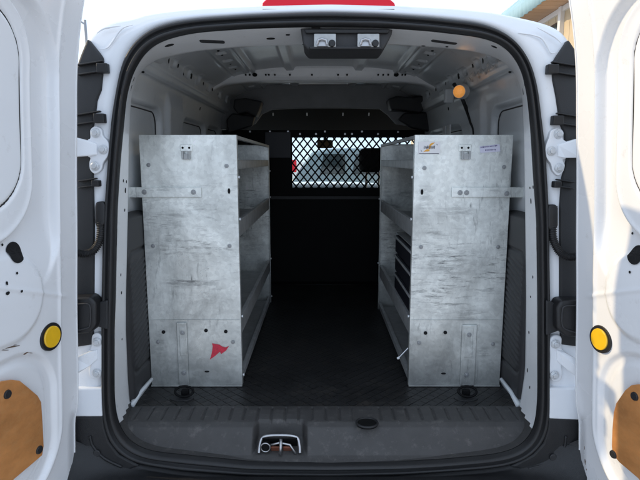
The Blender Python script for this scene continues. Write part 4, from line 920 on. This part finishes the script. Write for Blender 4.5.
# ================================================================== SHELVING UNITS
def shelving(side):
    if side < 0:
        lab = 'left galvanised steel shelving unit with a torn red sticker remnant near its foot'
        X0, X1, L = -.568, -.262, 1.05
    else:
        lab = 'right galvanised steel shelving unit with two white stickers on its end panel'
        X0, X1, L = .298, .606, .93
    Y0 = 1.645; Hh = .832; xin = X1 if side < 0 else X0; xout = X0 if side < 0 else X1
    u = thing('shelving_unit', lab, 'shelving unit', ((X0+X1)/2, Y0, F+.003), 'metal shelving units inside the van')
    z0 = F+.004
    def box(name, x0, x1, y0, y1, z0_, z1_, m=M['galv'], par=u, bev=.0015):
        mb = MB(); mb.box(min(x0, x1), max(x0, x1), y0, y1, z0_, z1_); return mb.build(name, m, par, bevel=bev)
    def panel(ya, yb):
        # sheet with returned flanges
        mb = MB(); mb.box(X0, X1, ya, ya+.003, z0, z0+Hh)
        s_ = 1 if ya < 2 else -1
        yr = (ya+.003, ya+.022) if s_ > 0 else (ya-.019, ya)
        mb.box(X0, X0+.003, *yr, z0, z0+Hh); mb.box(X1-.003, X1, *yr, z0, z0+Hh); mb.box(X0+.003, X1-.003, *yr, z0+Hh-.003, z0+Hh); return mb.build('end_panel', M['galv'], u, bevel=.0012)
    ep = panel(Y0, 0); panel(Y0+L-.003, 0)
    # back sheet
    box('back_panel', xout-(.0 if side > 0 else 0), xout+(-.003 if side > 0 else .003), Y0+.022, Y0+L-.02, z0+.02, z0+Hh-.06)
    def tray(zb, lip, name='shelf'):
        mb = MB(); xi = xin-(.002 if side < 0 else -.002); s_ = 1 if side < 0 else -1
        xo = xout+s_*.004
        mb.box(min(xo, xi), max(xo, xi), Y0+.023, Y0+L-.022, zb, zb+.002)
        mb.box(min(xi, xi-s_*.002), max(xi, xi-s_*.002), Y0+.023, Y0+L-.022, zb+.002, zb+lip)
        mb.box(min(xi, xi-s_*.014), max(xi, xi-s_*.014), Y0+.023, Y0+L-.022, zb+lip, zb+lip+.002)
        return mb.build(name, M['rail'], u, bevel=.0006)
    tray(z0+.725, .028); tray(z0+.505, .052); tray(z0+.175, .055); tray(z0+.012, .022)
    # top rail and end uprights seen from the aisle
    mb = MB(); s_ = 1 if side < 0 else -1
    mb.box(min(xin, xin-s_*.014), max(xin, xin-s_*.014), Y0+.022, Y0+L-.022, z0+Hh-.012, z0+Hh-.001); mb.build('top_rail', M['rail'], u, bevel=.001)
    mb = MB()
    for yy_ in (Y0+L*.45, Y0+L*.88): mb.box(min(xout+s_*.02, xout+s_*.08), max(xout+s_*.02, xout+s_*.08), yy_-.05, yy_+.05, z0+.76, z0+.80)
    mb.split('label_holder', M['whitetrim'], u)
    # divider uprights on the far end
    # bright rivets along the aisle edge
    mb = MB()
    for zz_ in ((.565, .24, .035, .70) if side < 0 else (.565, .24, .70)):
        p = Vector((xin+s_*.001, Y0+.012, z0+zz_)); mb.cyl(p, p+Vector((s_*.005, 0, 0)), .0045, n=10)
        p = Vector((xin+s_*.001, Y0+L-.012, z0+zz_)); mb.cyl(p, p+Vector((s_*.005, 0, 0)), .0045, n=10)
    mb.split('rivet', M['bolt'], u)
    YF = Y0-.001
    def pt(px, py, dy=0): return atY(px, py, YF-dy)
    def plate(px0, py0, px1, py1, t, m=M['galv'], name='strap', bev=.0015, par=u, r=0):
        a = pt(px0, py0); b_ = pt(px1, py1)
        return box(name, a.x, b_.x, YF-t, YF-.0002, min(a.z, b_.z), max(a.z, b_.z), m, par, bev)
    def rv(px, py, r=.0085, m=M['rivet'], par=u, name='bolt', off=0):
        p = pt(px, py); p.y -= off; mb = MB(); mb.cyl(p, p+Vector((0, -.0025, 0)), r, r*.9, n=20); mb.cyl(p+Vector((0, -.0025, 0)), p+Vector((0, -.0045, 0)), r*.55, r*.4, n=14); return mb.build(name, m, par, bevel=.0006)
    mbk = MB()
    def hole(px, py, a, b_):
        p = pt(px, py); disc(p, (0, -1, 0), a, b_, n=14, t=.0014, mbx=mbk)
    if side < 0:
        sp = plate(126.5, 187, 202, 197.5, .007, bev=.003)
        for q in ((145, 192), (194, 192)): rv(*q, par=sp, off=.007)
        for q in ((148.5, 165), (226.5, 166), (153, 246), (229.5, 246), (158, 342), (233, 342)): rv(*q, r=.0068)
        vb = plate(176.5, 322, 189.5, 386, .006, name='foot_bracket', bev=.0025)
        plate(179.5, 327, 186.5, 355, .0078, par=vb, name='bracket_slot')
        for q in ((183, 332), (184.5, 372)): rv(*q, par=vb, off=.0072)
        a = pt(180, 384); b_ = pt(189, 390)
        hole(163.5, 332, .006, .006); hole(206, 330.5, .006, .006); hole(225.8, 331.5, .006, .006); hole(229, 191, .004, .009); hole(207, 371.5, .008, .003)
        # torn sticker
        q = [(212, 343.3), (219.5, 344.6), (222, 346.4), (225.5, 347.3), (229, 346), (226, 350.5), (221.2, 354), (220, 351.6), (215, 356), (209.7, 359.6), (211, 356.5), (212.2, 351), (212.8, 346)]
        mb = MB(); mb.prism([pt(*a_)+Vector((0, -.0006, 0)) for a_ in q], (0, -.0006, 0)); st = mb.build('red_sticker', M['redst'], u)
        st['label'] = 'torn red sticker remnant'
        hx = 186.5
    else:
        sp = plate(451.5, 187, 531, 197.5, .007, bev=.003)
        for q in ((459.5, 192.5), (466, 192.5), (506, 193.5)): rv(*q, par=sp, off=.007)
        for q in ((424.5, 168), (504, 167), (421, 247), (498, 247), (419, 343), (493, 344)): rv(*q, r=.0068)
        vb = plate(462, 324.5, 474, 388, .006, name='foot_bracket', bev=.0025)
        plate(464.5, 328, 471.5, 357, .0078, par=vb, name='bracket_slot')
        for q in ((468.5, 334), (466, 374)): rv(*q, par=vb, off=.0072)
        hole(425.5, 333, .006, .006); hole(445.3, 332.5, .006, .006); hole(422, 192, .004, .009); hole(443.5, 373.5, .008, .003); hole(511, 194, .005, .005)
        hx = 465
        # white sticker with an orange swoosh and a dark script line
        s1 = plate(418.5, 141.6, 440, 154, .0009, M['white_st'], 'sticker', bev=0)
        a0_, a1_ = pt(418.5, 141.6), pt(440, 154); wd, ht = a1_.x-a0_.x, a0_.z-a1_.z
        def sp_(fx, fz, dy=.0013): return Vector((a0_.x+fx*wd, YF-dy, a0_.z-fz*ht))
        mb = MB()
        mb.prism([sp_(*q) for q in ((.22, .84), (.34, .66), (.42, .60), (.50, .66), (.52, .76), (.44, .80), (.34, .80))], (0, -.0003, 0)); mb.prism([sp_(*q) for q in ((.48, .36), (.52, .20), (.62, .10), (.76, .06), (.68, .18), (.60, .30), (.52, .40))], (0, -.0003, 0))
        mb.prism([sp_(*q) for q in ((.46, .62), (.50, .36), (.56, .34), (.53, .62))], (0, -.0003, 0)); mb.build('swoosh', M['orange'], s1)
        mb = MB(); xq = .25
        for k_, (w1, hh_) in enumerate(((.07, .2), (.05, .16), (.04, .26), (.06, .16), (.06, .18), (.05, .18), (.05, .26))):
            c = [(xq, .55), (xq+w1*.2, .55-hh_*.9), (xq+w1*.9, .50-hh_*.6), (xq+w1*.6, .58)]
            mb.tube([sp_(*q, .0016) for q in c], .0007, n=5); xq += w1+.02
        mb.tube([sp_(.12, .68, .0016), sp_(.15, .78, .0016), sp_(.17, .80, .0016)], .0006, n=5); mb.tube([sp_(.80, .2, .0016), sp_(.85, .22, .0016), sp_(.86, .3, .0016)], .0006, n=5)
        mb.tube([sp_(.04, .965, .0016), sp_(.94, .955, .0016)], .0007, n=5)
        mb.build('script_print', M['ink'], s1)
        # pale lilac sticker with two printed lines, slightly tilted
        q = [(479.5, 146.5), (499.5, 144), (500.3, 151.5), (480.2, 153)]
        mb = MB(); mb.prism([pt(*a_)+Vector((0, -.0004, 0)) for a_ in q], (0, -.0006, 0)); s2 = mb.build('sticker', M['lilac'], u)
        mb = MB(); xx = 480.5
        for k_ in range(14):
            w1 = random.uniform(.7, 1.2); y_ = 147.4-.115*(xx-480.5); h1 = random.uniform(.45, .8)
            p0_, p1_ = pt(xx, y_-h1), pt(xx+w1*.8, y_+h1); mb.prism([(p0_.x, YF-.0012, p0_.z), (p1_.x, YF-.0012, p0_.z-.0005), (p1_.x, YF-.0012, p1_.z), (p0_.x+.0006, YF-.0012, p1_.z)], (0, -.0003, 0)); xx += w1+.25
            if xx > 498: break
        xx = 485
        for k_ in range(9):
            w1 = random.uniform(.7, 1.2); y_ = 150.2-.06*(xx-485); h1 = random.uniform(.45, .75)
            p0_, p1_ = pt(xx, y_-h1), pt(xx+w1*.75, y_+h1); mb.prism([(p0_.x, YF-.0012, p0_.z), (p1_.x, YF-.0012, p0_.z-.0005), (p1_.x, YF-.0012, p1_.z), (p0_.x+.0006, YF-.0012, p1_.z)], (0, -.0003, 0)); xx += w1+.3
            if xx > 495: break
        mb.build('printed_text', M['inkp'], s2)
        mb = MB(); a_ = Vector((xin+.0, Y0+.01, z0+.13)); p2_ = atY(398.5, 358, Y0+.0); mb.tube([atY(408, 348, Y0+.01), p2_], .0018, n=6); mb.cyl(p2_+Vector((-.004, 0, -.002)), p2_+Vector((.003, 0, .002)), .0045, n=10); mb.build('latch_pin', M['bolt'], u)
    if mbk.v: mbk.split('panel_hole', M['hole'], u)
    # top hook bracket
    hk = plate(hx-6, 144.5, hx+6, 151.5, .004, name='hook_bracket')
    mb = MB(); a = pt(hx-4, 151); b_ = pt(hx+4.5, 159.5)
    mb.box(a.x, a.x+.006, YF-.016, YF-.001, b_.z, a.z); mb.box(b_.x-.006, b_.x, YF-.016, YF-.001, b_.z, a.z); mb.box(a.x+.006, b_.x-.006, YF-.016, YF-.010, b_.z, a.z-.008); mb.build('hook', M['rail'], hk, bevel=.002)
    for dx_ in (-3.5, 3): rv(hx+dx_, 147.8, .0035, M['steelblk'], hk, 'screw', .004)
    # level fold across the lower panel
    a = pt(141 if side < 0 else 409, 319.5)
    mb = MB(); mb.cyl((X0+.004, YF-.0002, a.z), (X1-.004, YF-.0002, a.z), .0012, n=6); mb.build('panel_fold', M['galv'], u)
    mb = MB(); mb.box(X0, X1, YF-.006, YF-.0002, z0, z0+.006); mb.build('bottom_flange', M['galv'], u, bevel=.001)
    return u, z0
shelving(-1); _, z0s = shelving(1)

# drawer cabinet standing inside the right unit
dc = thing('drawer_cabinet', 'small rack of dark navy drawers inside the right shelving unit', 'drawer rack', (.45, 1.85, F+.03))
xi = .302
mb = MB(); ya, yb = 1.68, 2.07; zb0, zb1 = F+.030, F+.465
zt0 = F+.175-.004; # below the third tray
secs = [(F+.245, F+.470)]
mb.box(xi+.008, .58, ya, yb, F+.2335, F+.2355); mb.box(xi+.008, .58, ya, yb, F+.468, F+.470); mb.box(xi+.008, .58, yb-.003, yb, F+.2355, F+.468); mb.box(xi+.008, .58, ya, ya+.003, F+.2355, F+.468); mb.box(.577, .58, ya+.003, yb-.003, F+.2355, F+.468)
mb.build('cabinet_shell', M['rail'], dc)
for k_ in range(3):
    za_ = F+.240+k_*.076; mb = MB(); mb.box(xi+.004, .57, ya+.006, yb-.006, za_, za_+.068); o = mb.build('drawer', M['bluebin'], dc, bevel=.004)
    mb = MB(); mb.box(xi-.002, xi+.003, ya+.006, yb-.006, za_+.058, za_+.066); mb.build('drawer_lip', M['rail'], o, bevel=.001)
dc.location = dc.location

# tie-down rings on the floor
for i, px in enumerate((184, 467.5)):
    c = atZ(px, 397, F+.006); t = thing('tie_down_ring', ('left' if i == 0 else 'right')+' black steel tie down ring on the floor below the '+('red stickered' if i == 0 else 'white stickered')+' shelving unit', 'tie-down ring', (c.x, c.y, F+.003), 'tie down rings on the van floor')
    pts = [(c.x+.029*math.cos(a), c.y+.004+.010*math.sin(a)*1, F+.010+.026*(math.sin(a)*.5+.5)) for a in np.linspace(0, 2*math.pi, 40, endpoint=False)]
    mb = MB(); mb.tube(pts, .0038, n=10, closed=True); mb.build('ring', M['steelblk'], t, smooth=True)
    mb = MB(); disc((c.x-.006, c.y-.004, F+.003), (0, 0, 1), .038, .022, up=(0, 1, 0), n=28, t=.003, mbx=mb); mb.build('ring_plate', M['plastic'], t, bevel=.001)
    mb = MB(); mb.frame((c.x, c.y+.018, F+.014), (1, 0, 0), (0, 1, 0), (0, 0, 1), .012, .008, .010); mb.build('ring_clamp', M['bolt' if False else 'steelblk'], t, bevel=.003)
